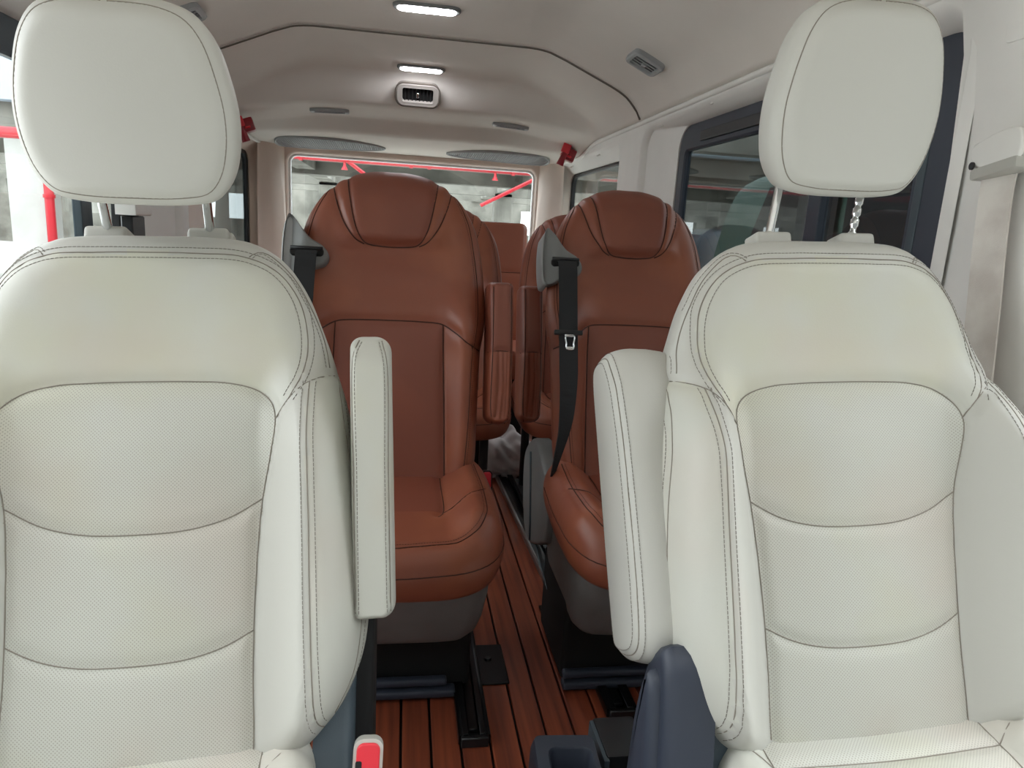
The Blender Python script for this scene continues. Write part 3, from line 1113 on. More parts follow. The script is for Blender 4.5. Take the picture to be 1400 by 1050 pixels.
def brown_seat(label, group, X, Y, Z, beta, su=1.0, arm=None, bezel=True, cush=True, skirt=True, N=360, n_in=44, cy0=None):
    root = thing('captain_seat', label, 'seat', (X, Y - .2, 0), group)
    R = frame_rot(beta)
    O = Vector((X, Y, Z)) - root.location
    S = lambda pts: [(u * su, v) for u, v in pts]
    hp, hv, lu, gu, bo, inn = S(BB_HP), S(BB_HV), S(BB_LU), S(BB_GU), S(BB_BO), S(BB_IN)
    sm = [dict(line=hp[:-1] + list(reversed(neg(hp))), depth=.006, sigma=.008), dict(line=mir(lu), depth=.006, sigma=.010)]
    for g in (1, -1):
        q = (lambda p: p) if g > 0 else neg
        sm += [dict(line=q(hv), depth=.006, sigma=.009), dict(line=q(gu), depth=.003, sigma=.006, stitch=(-.006,), r=.0011),
               dict(line=q(bo), depth=.003, sigma=.006, stitch=(.006,), r=.0011), dict(line=q(inn), depth=.006, sigma=.009)]
    c = lambda p: catmull(p, False, .005).tolist()
    hpl, lul = c(hp), c(lu)
    regs = [('head_pad', hpl + list(reversed(neg(hpl))) + [(-.105 * su, .8), (.105 * su, .8)], M['brown_smooth'])]
    hvl = c(hv)
    for g in (1, -1):
        q = (lambda p: p) if g > 0 else neg
        regs.append(('head_side_pad', q(hvl + [(hpl[-20][0], .53)] + [(p[0], p[1]) for p in reversed(hpl)] + [(.115 * su, .8), (.15 * su, .8)]), M['brown']))
    inl = c(inn)
    k = next(i for i, p in enumerate(lul) if p[0] >= .128 * su)
    regs.append(('lumbar_pad', inl + list(reversed(neg(inl))) + neg(list(reversed(lul[:k]))) + lul[:k], M['brown_smooth']))
    for g in (1, -1):
        q = (lambda p: p) if g > 0 else neg
        regs.append(('side_bolster', q(inl + [(.3, -.05), (.3, .284)] + list(reversed(lul[k:]))), M['brown']))
    gul = c(gu)
    regs.append(('shoulder_panel', gul + list(reversed(lul)) + neg(lul) + list(reversed(neg(gul))) + neg([]) + [(-.15 * su, .8), (.15 * su, .8)], M['brown']))
    out_ = S(catmull(mirror(BB_OUT), True, .01).tolist())
    back, _ = pillow('backrest', out_, .0, .55, .045, .06, .06, .045, M['brown'], root, wfun=lambda u, v: bb_w(u / su, v), seams=sm, regions=regs, N=N, n_in=n_in, n_edge=9,
                     seam_mat=M['seam_brown'], stitch_mat=M['seam_brown'], seam_r=.0016, loc=O + R @ Vector((0, 0, -.045)), rot=R.to_euler())
    if bezel:
        bz = catmull([(-.243, .60), (-.228, .588), (-.210, .563), (-.190, .541), (-.160, .522), (-.147, .500), (-.153, .478), (-.178, .466), (-.205, .460), (-.230, .450), (-.249, .455)], True, .006)
        bz = S(bz.tolist())

        def bw(u, v):
            return -.028 * sstep(-.20, -.25, u)
        b, _ = pillow('belt_guide_cover', bz, .50, .52, .016, .05, .010, .006, M['grey'], root, cu=-.195, wfun=bw, N=120, n_in=10, n_edge=5,
                      loc=O + R @ Vector((0, 0, .004)), rot=R.to_euler())
        sl = rrect(-.236 * su, -.158 * su, .494, .515, .009, 6)
        MB().prism(sl, .012, .0195, bev=.003).build('belt_slot', M['blackmatte'], b, 'auto')
        bar = MB().tube([(-.234 * su, .512, .020), (-.16 * su, .512, .020)], .005, 10)
        bar.build('slot_roller', M['black'], b, True)
        edge = MB().prism(catmull([(-.252, .585), (-.240, .594), (-.230, .58), (-.240, .45), (-.252, .45)], True, .006) * np.array([su, 1]), -.075, -.006, bev=.006)
        edge.build('cover_edge', M['greylight'], b, 'auto')
    if cush:
        yb = (cy0 if cy0 is not None else Y - .165)
        cu_ = [(0, .24), (.2, .235), (.238, .20), (.254, .08), (.256, -.05), (.248, -.14), (.218, -.20), (.165, -.235), (.08, -.249), (0, -.252)]
        o2 = S(catmull(mirror(cu_), True, .008).tolist())

        def cw(u, v):
            a = np.abs(u) / su
            return .036 * sstep(.125, .19, a) * sstep(-.235, -.12, v) + .010 * sstep(.1, -.2, v) - .006
        rim = inset(np.array(o2), .040)
        rim = [p for p in rim if p[1] < .16]
        i0 = int(np.argmax([p[0] if p[1] > .13 else -9 for p in rim]))
        rim = rim[i0:] + rim[:i0] if len(rim) else rim
        rim = np.array(sorted(rim, key=lambda p: math.atan2(p[0], -(p[1] - .2))))
        rim2 = inset(np.array(o2), .0015)
        rim2 = np.array(sorted([p for p in rim2 if p[1] < .16], key=lambda p: math.atan2(p[0], -(p[1] - .2))))
        pl = S([(.128, .24), (.128, .1), (.125, -.06), (.115, -.075)])
        sms = [dict(line=rim, raw=True, depth=.004, sigma=.007, stitch=(.007,)), dict(line=rim2, raw=True, depth=.003, sigma=.006),
               dict(line=pl, depth=.006, sigma=.01), dict(line=neg(pl), depth=.006, sigma=.01),
               dict(line=S([(.125, -.055), (.16, -.045), (.20, -.02), (.222, .01)]), depth=.0035, sigma=.008), dict(line=neg(S([(.125, -.055), (.16, -.045), (.20, -.02), (.222, .01)])), depth=.0035, sigma=.008)]
        pll = c(pl)
        regs = [('seat_pad', pll[:-3] + list(reversed(neg(pll[:-3]))), M['brown_smooth'])]
        cpos = Vector((X, yb, .420)) - root.location
        cb, _ = pillow('seat_cushion', o2, -.13, .12, .050, .058, .062, .025, M['brown'], root, wfun=cw, seams=sms, regions=regs, N=300, n_in=34, n_edge=9,
                       seam_mat=M['seam_brown'], stitch_mat=M['seam_brown'], seam_r=.0013, loc=cpos, rot=(rad(3), 0, 0))
        if skirt:
            q = cpos
            rings = []
            for z, hw, y0 in ((-.045, .222, -.185), (-.10, .222, -.165), (-.18, .217, -.125), (-.225, .208, -.100), (-.245, .190, -.09), (-.25, .16, -.085)):
                r = rrect(-hw * su, hw * su, y0, .22, (.03, .03, .04, .04), 6)
                rings.append([(q.x + a, q.y + b_, q.z + z) for a, b_ in r])
            loft_rings(rings, 'seat_skirt', M['grey'], root, None, True)
            g = MB().box(q.x - .212 * su, q.x + .205 * su, q.y - .020, q.y + .24, .012, .24, .012, 3)
            bs = g.build('pedestal', M['blackmatte'], root, 'auto')
            g = MB()
            g.box(q.x - .215 * su, q.x + .17 * su, q.y - .062, q.y - .03, .010, .030, .008, 3)
            g.box(q.x - .215 * su, q.x + .15 * su, q.y - .055, q.y - .032, .036, .054, .008, 3)
            g.build('base_bar', M['navy'], bs, 'auto')
    if arm:
        s, ax, ay, az, ab, ln = arm
        al = Vector((ax, ay, az)) - root.location
        hw = .034
        ol = rrect(-hw, hw, 0, ln, (.014, .014, .026, .026), 7)

        def aw(u, v):
            return .018 * np.sin(np.clip(v / ln, 0, 1) * math.pi)
        h = ln * .50
        sms = [dict(line=[(-.020, ln), (-.021, h), (-.021, .03), (-.015, .004)], depth=.003, sigma=.005), dict(line=[(.024, ln), (.024, h), (.023, .03), (.018, .004)], depth=.003, sigma=.005),
               dict(line=[(-.030, h), (0, h + .003), (.030, h)], depth=.004, sigma=.006),
               dict(line=[(-.006, h), (-.004, h * .6), (-.008, .02)], depth=.005, sigma=.005, tube=False), dict(line=[(.006, h), (.009, h * .55), (.005, .02)], depth=.004, sigma=.0045, tube=False),
               dict(line=[(.016, h), (.015, h * .5), (.014, .02)], depth=.003, sigma=.004, tube=False)]
        regs = [('lower_wrap', [(-.5, -.1), (.5, -.1), (.5, h), (-.5, h)], M['brown'])]
        pillow('armrest', resample(ol, 160), .034, ln - .034, .05, .06, .014, .015, M['brown_smooth'], root, wfun=aw, seams=sms, regions=regs, N=200, n_in=16, n_edge=7,
               seam_mat=M['seam_brown'], seam_r=.0011, loc=al, rot=frame_rot(ab).to_euler())
    root['_R'] = 0
    return root, R, O


bl_root, R_l, O_l = brown_seat('brown leather captain seat behind the left cream seat, largest of the brown seats', 'brown captain seats', -.03, 1.60, .495, 16.5,
                               arm=(1, .238, 1.66, .585, 14, .355), cy0=1.455)
br_root, R_r, O_r = brown_seat('brown leather captain seat with a black belt hanging down its front', 'brown captain seats', .595, 1.625, .505, 19, su=.94,
                               arm=(-1, .354, 1.86, .535, 14, .385), cy0=1.46)
r3a, _, _ = brown_seat('brown leather seat in the third row, peeking out right of the largest brown seat', 'brown captain seats', .152, 2.52, .44, 15, su=.96, bezel=False, skirt=False, N=240, n_in=26, cy0=2.50)
r3b, _, _ = brown_seat('brown leather seat in the third row, behind the grey belt guide of the belted seat', 'brown captain seats', .668, 2.52, .44, 15, su=.96, bezel=False, skirt=False, N=240, n_in=26, cy0=2.50)
for r in (r3a, r3b):
    for sx in (-.19, .13):
        MB().box(sx, sx + .05, .06, .40, .012, .05, .006, 2).build('foot', M['black'], r, 'auto')
        for yy in (.10, .33):
            MB().tube([(sx + .025, yy, .04), (sx + .025, yy + .01, .2), (sx + .025, yy + .02, .37)], .017, 10).build('leg', M['black'], r, True)
    MB().box(-.20, .20, .08, .40, .345, .372, .006, 2).build('seat_frame', M['black'], r, 'auto')

# rear bench, only its top seen
rb = thing('rear_bench', 'low brown rear bench under the tailgate window, only its flat top showing', 'seat', (.22, 3.7, 0))
Rb = frame_rot(8)
ol = rrect(-.42, .42, -.55, .10, (.03, .03, .02, .02), 8)
pillow('backrest', resample(ol, 240), -.3, -.05, .05, .05, .03, .03, M['brown'], rb, cu=0, N=240, n_in=16, loc=(0, 0, 1.0), rot=Rb.to_euler(),
       seams=[dict(line=[(-.40, -.16), (0, -.16), (.40, -.16)], depth=.004, sigma=.01)], seam_mat=M['seam_brown'], seam_r=.0016)
ol = rrect(-.43, .43, -.25, .22, (.03, .03, .07, .07), 8)
pillow('seat_cushion', resample(ol, 200), -.1, .1, .06, .08, .05, .03, M['brown'], rb, cu=0, N=200, n_in=12, loc=(0, -.22, .44))
MB().box(-.40, .40, -.30, .02, .012, .365, .02, 3).build('seat_base', M['blackmatte'], rb, 'auto')

# ---- brown seat belts
def ribbon(pts, widths, acr, thick=.0014):
    """flat webbing: centre line pts, width direction acr"""
    pts = np.array([tuple(p) for p in pts], float)
    n = len(pts)
    t = np.gradient(pts, axis=0)
    t /= np.linalg.norm(t, axis=1, keepdims=True)
    a = np.array([np.array(tuple(x), float) for x in acr]) if isinstance(acr, list) else np.tile(np.array(tuple(acr), float), (n, 1))
    a -= (a * t).sum(1, keepdims=True) * t
    a /= np.linalg.norm(a, axis=1, keepdims=True)
    nn = np.cross(t, a)
    w = np.broadcast_to(np.asarray(widths, float), (n,))[:, None] / 2
    r = np.stack([pts - a * w + nn * thick, pts + a * w + nn * thick, pts + a * w - nn * thick, pts - a * w - nn * thick], 1)
    mb = MB()
    fs = []
    for i in range(n - 1):
        for k in range(4):
            k2 = (k + 1) % 4
            fs.append((i * 4 + k, i * 4 + k2, i * 4 + 4 + k2, i * 4 + 4 + k))
    fs += [(0, 1, 2, 3), tuple((n - 1) * 4 + k for k in (3, 2, 1, 0))]
    mb.add(r.reshape(-1, 3), fs)
    return mb


def seat_pt(O, R, root, u, v, w):
    return root.location + O + R @ Vector((u, v, w))


def smooth_path(pts, n=60):
    return resample(catmull([tuple(p) for p in pts], False, .01), n, False)


# long belt on the right captain seat
P = lambda u, v, w: seat_pt(O_r, R_r, br_root, u * .94, v, w)
path = smooth_path([P(-.196, .506, .0), P(-.196, .504, .036), P(-.196, .49, .044), P(-.197, .42, .050), P(-.199, .33, .058), P(-.200, .26, .064), P(-.202, .16, .066), P(-.210, .08, .062), P(-.226, .01, .05), P(-.236, -.04, .03)], 70)
wd = np.interp(np.linspace(0, 1, 70), [0, .05, .55, .75, .9, 1], [.047, .048, .047, .040, .026, .014])
bt = thing('seat_belt', 'long black seat belt hanging down the left edge of the belted brown seat', 'seat belt', tuple(P(-.2, .27, .05)))
o = ribbon(path - np.array(bt.location), wd, list(np.array([[1, 0.35 * sstep(.5, 1, k / 69) * 2, 0] for k in range(70)]))).build('webbing', M['webbing'], bt)
W_r = R_r.col[2]
mt = Matrix.Translation(P(-.200, .315, .0625) - bt.location) @ R_r.to_4x4()
MB().box(-.036, .036, -.007, .005, -.006, .006, .003, 3, mt).build('belt_stop', M['black'], bt, True)
tg = MB().box(-.010, .012, -.013, -.005, -.003, .005, .001, 2, mt)
lp = [(.000, -.010, .002), (.018, -.010, .002), (.0165, -.040, .002), (.0045, -.040, .002)]
lpw = resample(catmull([(-.008, -.011), (.014, -.011), (.012, -.030), (.0115, -.042), (-.0055, -.042), (-.006, -.030)], True, .003), 30)
tg.tube([tuple(mt @ Vector((a, b, .004))) for a, b in lpw], .0026, 8, closed=True)
tg.box(-.007, .013, -.044, -.037, .001, .006, .001, 2, mt)
tg.build('belt_tongue', M['chrome'], bt, True)

P = lambda u, v, w: seat_pt(O_l, R_l, bl_root, u, v, w)
path = smooth_path([P(-.196, .506, .0), P(-.196, .504, .036), P(-.196, .49, .044), P(-.199, .40, .050), P(-.206, .25, .062), P(-.225, .05, .06), P(-.26, -.06, .02)], 40)
bt2 = thing('seat_belt', 'short visible piece of black belt below the guide of the largest brown seat', 'seat belt', tuple(P(-.2, .3, .05)))
ribbon(path - np.array(bt2.location), .048, (1, 0, 0)).build('webbing', M['webbing'], bt2)

# grey side cover and loose strap on the right captain seat
c0 = br_root.location
f = lambda u, v, w: (w, u - c0.y, v)
pr = catmull([(1.93, .45), (1.97, .40), (1.96, .30), (1.90, .20), (1.84, .185), (1.74, .22), (1.66, .26), (1.60, .30), (1.60, .40), (1.70, .47), (1.82, .50)], True, .01)
sc_ = MB().prism(pr, .415 - c0.x, .372 - c0.x, f, .012).build('side_cover', M['grey'], br_root, 'auto')
gr = MB()
gr.tube([(.371 - c0.x, y - c0.y, z) for y, z in ((1.86, .45), (1.83, .36), (1.80, .26), (1.79, .21))], .004, 8)
gr.build('cover_rib', M['slate'], sc_, True)
st = thing('loose_strap', 'grey strap end hanging from the seat side beside the steel rail', 'strap', (.40, 1.62, .2))
q = [Vector((.395, 1.80, .19)), Vector((.398, 1.74, .165)), Vector((.405, 1.67, .14)), Vector((.415, 1.60, .115)), Vector((.428, 1.55, .06)), Vector((.436, 1.54, .012))]
ribbon(smooth_path([p - st.location for p in q], 30), .028, (.15, 1, .1), .002).build('webbing', M['slate'], st)


# ---- floor rails and plate
def rail(name, label, x0, y0, x1, y1, w=.052, edge=None, h=.022):
    d = Vector((x1 - x0, y1 - y0, 0))
    L_ = d.length
    t = thing(name, label, 'rail', (x0, y0, 0), None)
    t.rotation_euler = (0, 0, math.atan2(d.y, d.x) - math.pi / 2)
    b = MB()
    b.box(-w / 2, w / 2, 0, L_, 0.0005, .005, .0015, 1)
    b.build('channel_base', M['rail'], t, 'auto')
    for s in (-1, 1):
        MB().box(s * w / 2 - .005, s * w / 2 + .005, 0, L_, .0005, h, .002, 2).build('channel_side', M['railedge'] if edge == s else M['rail'], t, 'auto')
        MB().box(s * w / 2 - (.017 if s > 0 else -.004), s * w / 2 + (.017 if s < 0 else -.004), 0.004, L_, h - .004, h, .001, 1).build('channel_lip', M['rail'], t, 'auto')
    MB().box(-w * .2, w * .2, .03, L_ - .02, .005, h * .55, .002, 1).build('centre_bar', M['rail'], t, 'auto')
    MB().box(-w / 2, w / 2, -.012, .0, .0005, h + .002, .002, 1).build('end_cap', M['black'], t, 'auto')
    return t


rail('floor_rail', 'short black rail end on the planks in front of the left brown seat', .171, 1.256, .171, 2.05, .058)
rail('floor_rail', 'black rail end in front of the belted seat, beside the navy cover', .512, 1.315, .512, 1.62, .062)
rail('floor_rail', 'long aisle rail with a bright scuffed edge running to the white cloth', .490, 1.80, .452, 2.86, .062, -1)
pl = thing('floor_plate', 'square black plate on the planks right of the black pedestal', 'plate', (.232, 1.52, 0))
MB().box(-.044, .042, -.075, .085, .0005, .006, .002, 1).build('plate', M['rail'], pl, 'auto')
MB().tube([(0.0, .02, .006), (0.0, .02, .011)], [.009, .007], 12).build('bolt', M['black'], pl, 'auto')
pl2 = thing('floor_plate', 'black plate under the belted seat at the end of its rail', 'plate', (.50, 1.69, 0))
MB().box(-.09, .12, -.06, .10, .0005, .007, .002, 1).build('plate', M['rail'], pl2, 'auto')
MB().tube([(-.06, -.02, .007), (-.06, -.02, .011)], [.009, .007], 12).build('bolt', M['chrome'], pl2, 'auto')


# ---- buckles
def buckle(label, loc, rot, s=1.0, frame=True):
    t = thing('seat_belt_buckle', label, 'buckle', loc)
    t.rotation_euler = rot
    t.scale = (s, s, s)
    MB().prism(rrect(-.0165, .0165, -.11, .0, (.011, .011, .006, .006), 6), -.009, .009, lambda u, v, w: (u, w, v), .003).build('housing', M['cream_clean'] if frame else M['black'], t, 'auto')
    MB().prism(rrect(-.0130, .0130, -.085, -.004, (.008, .008, .003, .003), 6), -.006, -.0125, lambda u, v, w: (u, w, v), .002).build('release_button', M['red'], t, 'auto')
    if frame:
        MB().prism(rrect(-.0135, -.0065, -.070, -.022, .002, 4), -.0120, -.0130, lambda u, v, w: (u, w, v)).build('tongue_slot', M['blackmatte'], t, 'auto')
    MB().box(-.010, .010, -.006, .006, -.33, -.10, .003, 1).build('stalk', M['black'], t, 'auto')
    return t


buckle('red buckle in a cream surround beside the left cream seat', (-.026, .70, .488), (rad(-22), rad(2), rad(0)), 1.0)
buckle('small red buckle behind the left brown cushion near the aisle', (.268, 2.02, .335), (rad(-10), 0, 0), 1.0, False)

# ---- small console between the front seats
cs = thing('centre_console', 'dark navy console tray with a deep hollow, low between the front seats', 'console', (.262, .90, 0))
cs.rotation_euler = (0, 0, rad(-4))
o0 = rrect(-.052, .050, -.10, .010, .012, 5)
o1 = rrect(-.040, .046, -.10, .012, .012, 5)
h0 = rrect(-.026, .036, -.085, -.018, .012, 5)
loft_rings([[(a * 1.12, b, 0) for a, b in o0], [(a, b, .285) for a, b in o0], [(a * .93, b * .96, .297) for a, b in o0], [(a * .90, b * .93, .300) for a, b in o0],
            [(a, b, .300) for a, b in inset(h0, -.003)], [(a, b, .296) for a, b in h0], [(a, b, .20) for a, b in inset(h0, .004)]], 'tray', M['navy'], cs, None, True)
c2 = thing('console_box', 'black box with a grey front edge behind the console tray, beside the navy cover', 'box', (.355, .935, 0))
MB().box(-.030, .04, -.06, .03, 0.0005, .285, .006, 2).build('body', M['black'], c2, 'auto')
MB().box(-.036, -.026, -.065, .028, .05, .282, .004, 2).build('edge_trim', M['slate'], c2, 'auto')

# ---- white cloth on the floor under the third row
bm = bmesh.new()
bmesh.ops.create_icosphere(bm, subdivisions=5, radius=1)
for v in bm.verts:
    p = v.co.copy()
    n_ = math.sin(p.x * 7 + p.y * 3) * .10 + math.sin(p.y * 9 - p.z * 6 + 1) * .09 + math.sin(p.x * 15 + p.z * 11) * .05 + abs(math.sin(p.x * 5 - p.y * 8 + p.z * 4)) * .12
    v.co = Vector((p.x * .14 * (1 + n_ * .8), p.y * .10 * (1 + n_ * .6), max(0.0005, .10 + p.z * .10 * (1 + n_))))
me = bpy.data.meshes.new('crumpled_cloth')
bm.to_mesh(me)
bm.free()
me.polygons.foreach_set('use_smooth', [True] * len(me.polygons))
me.materials.append(M['cloth'])
o = bpy.data.objects.new('crumpled_cloth', me)
COL.objects.link(o)
o.location = (.44, 2.90, .0)
tag(o, 'crumpled white cloth on the floor at the far end of the aisle', 'cloth')

# ------------------------------------------------------------------ ceiling fittings
def cz(x, y):
    return float(ceil_z(np.array(x - XC), y))


def ceil_frame(x, y):
    """matrix with local x across, y to the rear along the surface, z into the cabin"""
    e = .03
    tx = Vector((2 * e, 0, cz(x + e, y) - cz(x - e, y))).normalized()
    ty = Vector((0, 2 * e, cz(x, y + e) - cz(x, y - e))).normalized()
    n_ = -(tx.cross(ty)).normalized()
    tx = ty.cross(n_).normalized()
    return Matrix((tx, ty, n_)).transposed(), Vector((x, y, cz(x, y)))


def fitting(name, label, cat, x, y, group=None, spin=0, off=0.0):
    R, p = ceil_frame(x, y)
    p = p + R.col[2] * off
    t = thing(name, label, cat, p, group)
    t.rotation_euler = (R @ Matrix.Rotation(spin, 3, 'Z')).to_euler()
    return t


for y, lab, sc_ in ((2.50, 'lit oval ceiling lamp nearest the front, ahead of the headliner joint', 1.06), (3.30, 'lit oval ceiling lamp above the central air vent', 1.0)):
    t = fitting('ceiling_lamp', lab, 'lamp', XC, y, 'ceiling lamps')
    w, d = .105 * sc_, .036 * sc_
    o_ = rrect(-w, w, -d, d, d * .95, 8)
    MB().prism(o_, -.004, .010, bev=.006).build('bezel', M['grey'], t, 'auto')
    i_ = rrect(-w * .86, w * .86, -d * .72, d * .72, d * .66, 8)
    df = MB().prism(i_, .006, .0135, bev=.003).build('diffuser', M['lamp'], t, 'auto')
    for s in (-1, 1):
        MB().prism(rrect(s * w * .58 - .017, s * w * .58 + .017, -.014, .014, .012, 6), .012, .0150, bev=.001).build('lens', M['lampcell'], df, 'auto')

# centre vent on the step
t = fitting('air_vent', 'rounded louvred vent in the middle of the rear ceiling step', 'vent', XC - .01, 3.455, off=.018)
o_ = rrect(-.098, .098, -.052, .052, .035, 8)
i_ = rrect(-.070, .070, -.030, .030, .010, 8)
loft_rings([[(a, b, -.03) for a, b in o_], [(a, b, .008) for a, b in o_], [(a, b, .012) for a, b in inset(o_, .005)], [(a, b, .010) for a, b in inset(o_, .010)], [(a, b, .011) for a, b in inset(i_, -.003)], [(a, b, .006) for a, b in i_], [(a, b, -.034) for a, b in i_]],
           'bezel', M['bezel'], t)
MB().prism(i_, -.016, -.009).build('vent_cavity', M['blackmatte'], t)
MB().tube([(a, b, .0065) for a, b in resample(inset(o_, -.002), 60)], .004, 6, closed=True).build('bezel_gap', M['seamline'], t, True)
for k in range(8):
    x = -.0595 + .017 * k
    MB().box(x - .0011, x + .0011, -.030, .030, -.010, .001, mat=Matrix.Translation((x, 0, 0)) @ Matrix.Rotation(rad(18), 4, 'Y') @ Matrix.Translation((-x, 0, 0))).build('louvre', M['blackmatte'], t)
MB().box(-.006, .006, -.012, .012, -.002, .010, .002, 1).build('vent_tab', M['chrome'], t, 'auto')

# slot vents on the lip below
for x, lab in ((-.372, 'narrow slot vent in the ceiling lip left of the central vent'), (.515, 'narrow slot vent in the ceiling lip right of the central vent')):
    t = fitting('slot_vent', lab, 'vent', x, 3.66, 'slot vents', off=.009)
    o_ = rrect(-.092, .092, -.022, .022, .008, 5)
    i_ = rrect(-.070, .070, -.012, .012, .003, 5)
    loft_rings([[(a, b, -.018) for a, b in o_], [(a, b, .006) for a, b in o_], [(a, b, .008) for a, b in inset(o_, .003)], [(a, b, .007) for a, b in inset(i_, -.002)], [(a, b, -.012) for a, b in i_]], 'bezel', M['greylight'], t)
    MB().prism(i_, -.014, -.004).build('vent_cavity', M['blackmatte'], t)
    for k in range(10):
        xx = -.063 + .014 * k
        MB().box(xx - .0015, xx + .0015, -.012, .012, -.004, .005).build('louvre', M['grey'], t)

# perforated grilles above the tailgate
for s, lab in ((-1, 'leaf shaped mesh grille above the left half of the rear window'), (1, 'leaf shaped mesh grille above the right half of the rear window')):
    xc = XC + s * .47
    t = fitting('mesh_grille', lab, 'grille', xc, 4.18, 'mesh grilles', off=.006)
    ol = [(-.285, .062), (-.27, -.02), (-.22, -.052), (-.10, -.058), (.08, -.045), (.21, -.012), (.275, .030), (.22, .058), (0, .074), (-.2, .078)]
    ol = catmull([(u * s * 1.08, v * 2.5) for u, v in ol], True, .01)
    P_ = resample(ol, 120)
    rr = [[(a, b, -.006) for a, b in P_], [(a, b, .006) for a, b in P_], [(a, b, .009) for a, b in inset(P_, .004)], [(a, b, .006) for a, b in inset(P_, .010)], [(a, b, .001) for a, b in inset(P_, .011)]]
    loft_rings(rr, 'rim', M['greylight'], t)
    Q = inset(P_, .010)
    MB().prism(Q, -.006, .001).build('grille_back', M['blackmatte'], t)
    g = MB()
    for x in np.arange(Q[:, 0].min() + .004, Q[:, 0].max(), .0115):
        ys = []
        for k in range(len(Q)):
            (x1, y1), (x2, y2) = Q[k], Q[(k + 1) % len(Q)]
            if (x1 > x) != (x2 > x):
                ys.append(y1 + (x - x1) / (x2 - x1) * (y2 - y1))
        if len(ys) >= 2:
            g.box(x - .0017, x + .0017, min(ys), max(ys), .001, .004)
    for y in np.arange(Q[:, 1].min() + .004, Q[:, 1].max(), .018):
        xs = []
        for k in range(len(Q)):
            (x1, y1), (x2, y2) = Q[k], Q[(k + 1) % len(Q)]
            if (y1 > y) != (y2 > y):
                xs.append(x1 + (y - y1) / (y2 - y1) * (x2 - x1))
        if len(xs) >= 2:
            g.box(min(xs), max(xs), y - .0017, y + .0017, .001, .004)
    g.build('grille_mesh', M['greylight'], t, False, 'stuff')

# square side vents in the front headliner
for x, y, lab in ((XC + .735, 2.43, 'square tilted vent in the ceiling above the right windows'), (XC - .735, 2.43, 'square tilted vent in the ceiling above the low headrest')):
    t = fitting('side_vent', lab, 'vent', x, y, 'square ceiling vents', off=.009)
    o_ = rrect(-.058, .058, -.062, .062, .020, 6)
    i_ = rrect(-.040, .040, -.044, .044, .010, 6)
    loft_rings([[(a, b, -.01) for a, b in o_], [(a, b, .006) for a, b in o_], [(a, b, .010) for a, b in inset(o_, .005)], [(a, b, .009) for a, b in inset(i_, -.003)], [(a, b, .002) for a, b in i_], [(a, b, -.02) for a, b in i_]], 'bezel', M['greylight'], t)
    MB().prism(i_, -.022, -.004).build('vent_cavity', M['grey'], t)
    for k in range(4):
        yy = -.033 + .022 * k
        MB().box(-.040, .040, yy - .002, yy + .002, -.010, .007, mat=Matrix.Translation((0, yy, 0)) @ Matrix.Rotation(rad(35), 4, 'X') @ Matrix.Translation((0, -yy, 0))).build('louvre', M['greylight'], t)
    MB().box(-.009, .009, -.010, .010, .002, .011, .002, 1).build('vent_tab', M['greylight'], t, 'auto')

# red emergency hammers in their holders
for s, y, lab in ((1, 3.80, 'dark red emergency hammer in a holder by the right rear pillar'), (-1, 3.62, 'dark red emergency hammer in a holder by the left rear pillar')):
    t = thing('emergency_hammer', lab, 'hammer', (XC + s * .80, y, 1.468), 'emergency hammers')
    t.rotation_euler = (0, rad(s * 20), rad(s * -8))
    t.scale = (1.5, 1.5, 1.2)
    MB().box(-.026, .022, -.022, .022, -.022, .030, .006, 2).build('holder', M['darkred'], t, 'auto')
    MB().box(-.034, -.004, -.034, -.014, .000, .040, .004, 2).build('hammer_head', M['red'], t, 'auto')
    MB().tube([(-.018, -.030, .0), (-.018, -.030, -.030), (-.018, -.028, -.055)], [.010, .011, .013], 10).build('handle', M['darkred'], t, 'auto')
    MB().box(-.030, .010, -.028, .018, -.010, -.002, .002, 1).build('clip', M['red'], t, 'auto')

# screw caps on the wall trim
for x, y, z in ((WR + .012, 2.66, 1.478), (WR + .012, 2.20, 1.490), (WR + .010, 3.52, 1.452), (WR + .010, 4.10, 1.440)):
    o = MB().tube([(0, 0, .004), (0, 0, -.001), (0, 0, -.004)], [.012, .012, .008], 14).build('trim_plug', M['trim'], bpy.data.objects['wall_right'] if y < 2.9 else bpy.data.objects['wall_right_rear'], 'auto')
    o.location = (x + .004, y, z)
    o.rotation_euler = (0, rad(-30), 0)

# ------------------------------------------------------------------ belt of the right front seat on its pillar
t = thing('front_seat_belt', 'cream seat belt hanging from a rounded guide on the right pillar', 'seat belt', (.90, .98, 1.2))
lb = lambda p: tuple(Vector(p) - t.location)
pts = smooth_path([lb(p) for p in ((.905, .985, 1.215), (.893, .980, 1.19), (.890, .972, 1.10), (.884, .950, .98), (.876, .925, .84), (.868, .90, .70), (.86, .88, .55))], 50)
ribbon(pts, .055, (-.12, 1, .0), .0016).build('webbing', M['webbing_cream'], t)
g = MB()
mt = Matrix.Translation(lb((.893, .975, 1.218))) @ Matrix.Rotation(rad(-7), 4, 'Z') @ Matrix.Rotation(rad(-8), 4, 'X')
g.box(-.018, .020, -.058, .060, -.018, .028, .014, 4, mt)
gd = g.build('belt_guide', M['trim'], t, True)
MB().box(-.024, .012, -.052, .046, -.034, -.016, .005, 2, mt).build('guide_lip', M['cream_clean'], gd, 'auto')
MB().tube([tuple(mt @ Vector((-.0235, .040, -.012))), tuple(mt @ Vector((-.026, .040, -.012)))], .006, 12).build('bolt', M['black'], gd, 'auto')
MB().prism(catmull([(-.05, -.02), (.04, -.012), (.05, .015), (-.05, .022)], True, .006), .020, .026, lambda u, v, w: tuple(mt @ Vector((-w + .004, u, v))), .003).build('guide_cap', M['trim'], gd, 'auto')
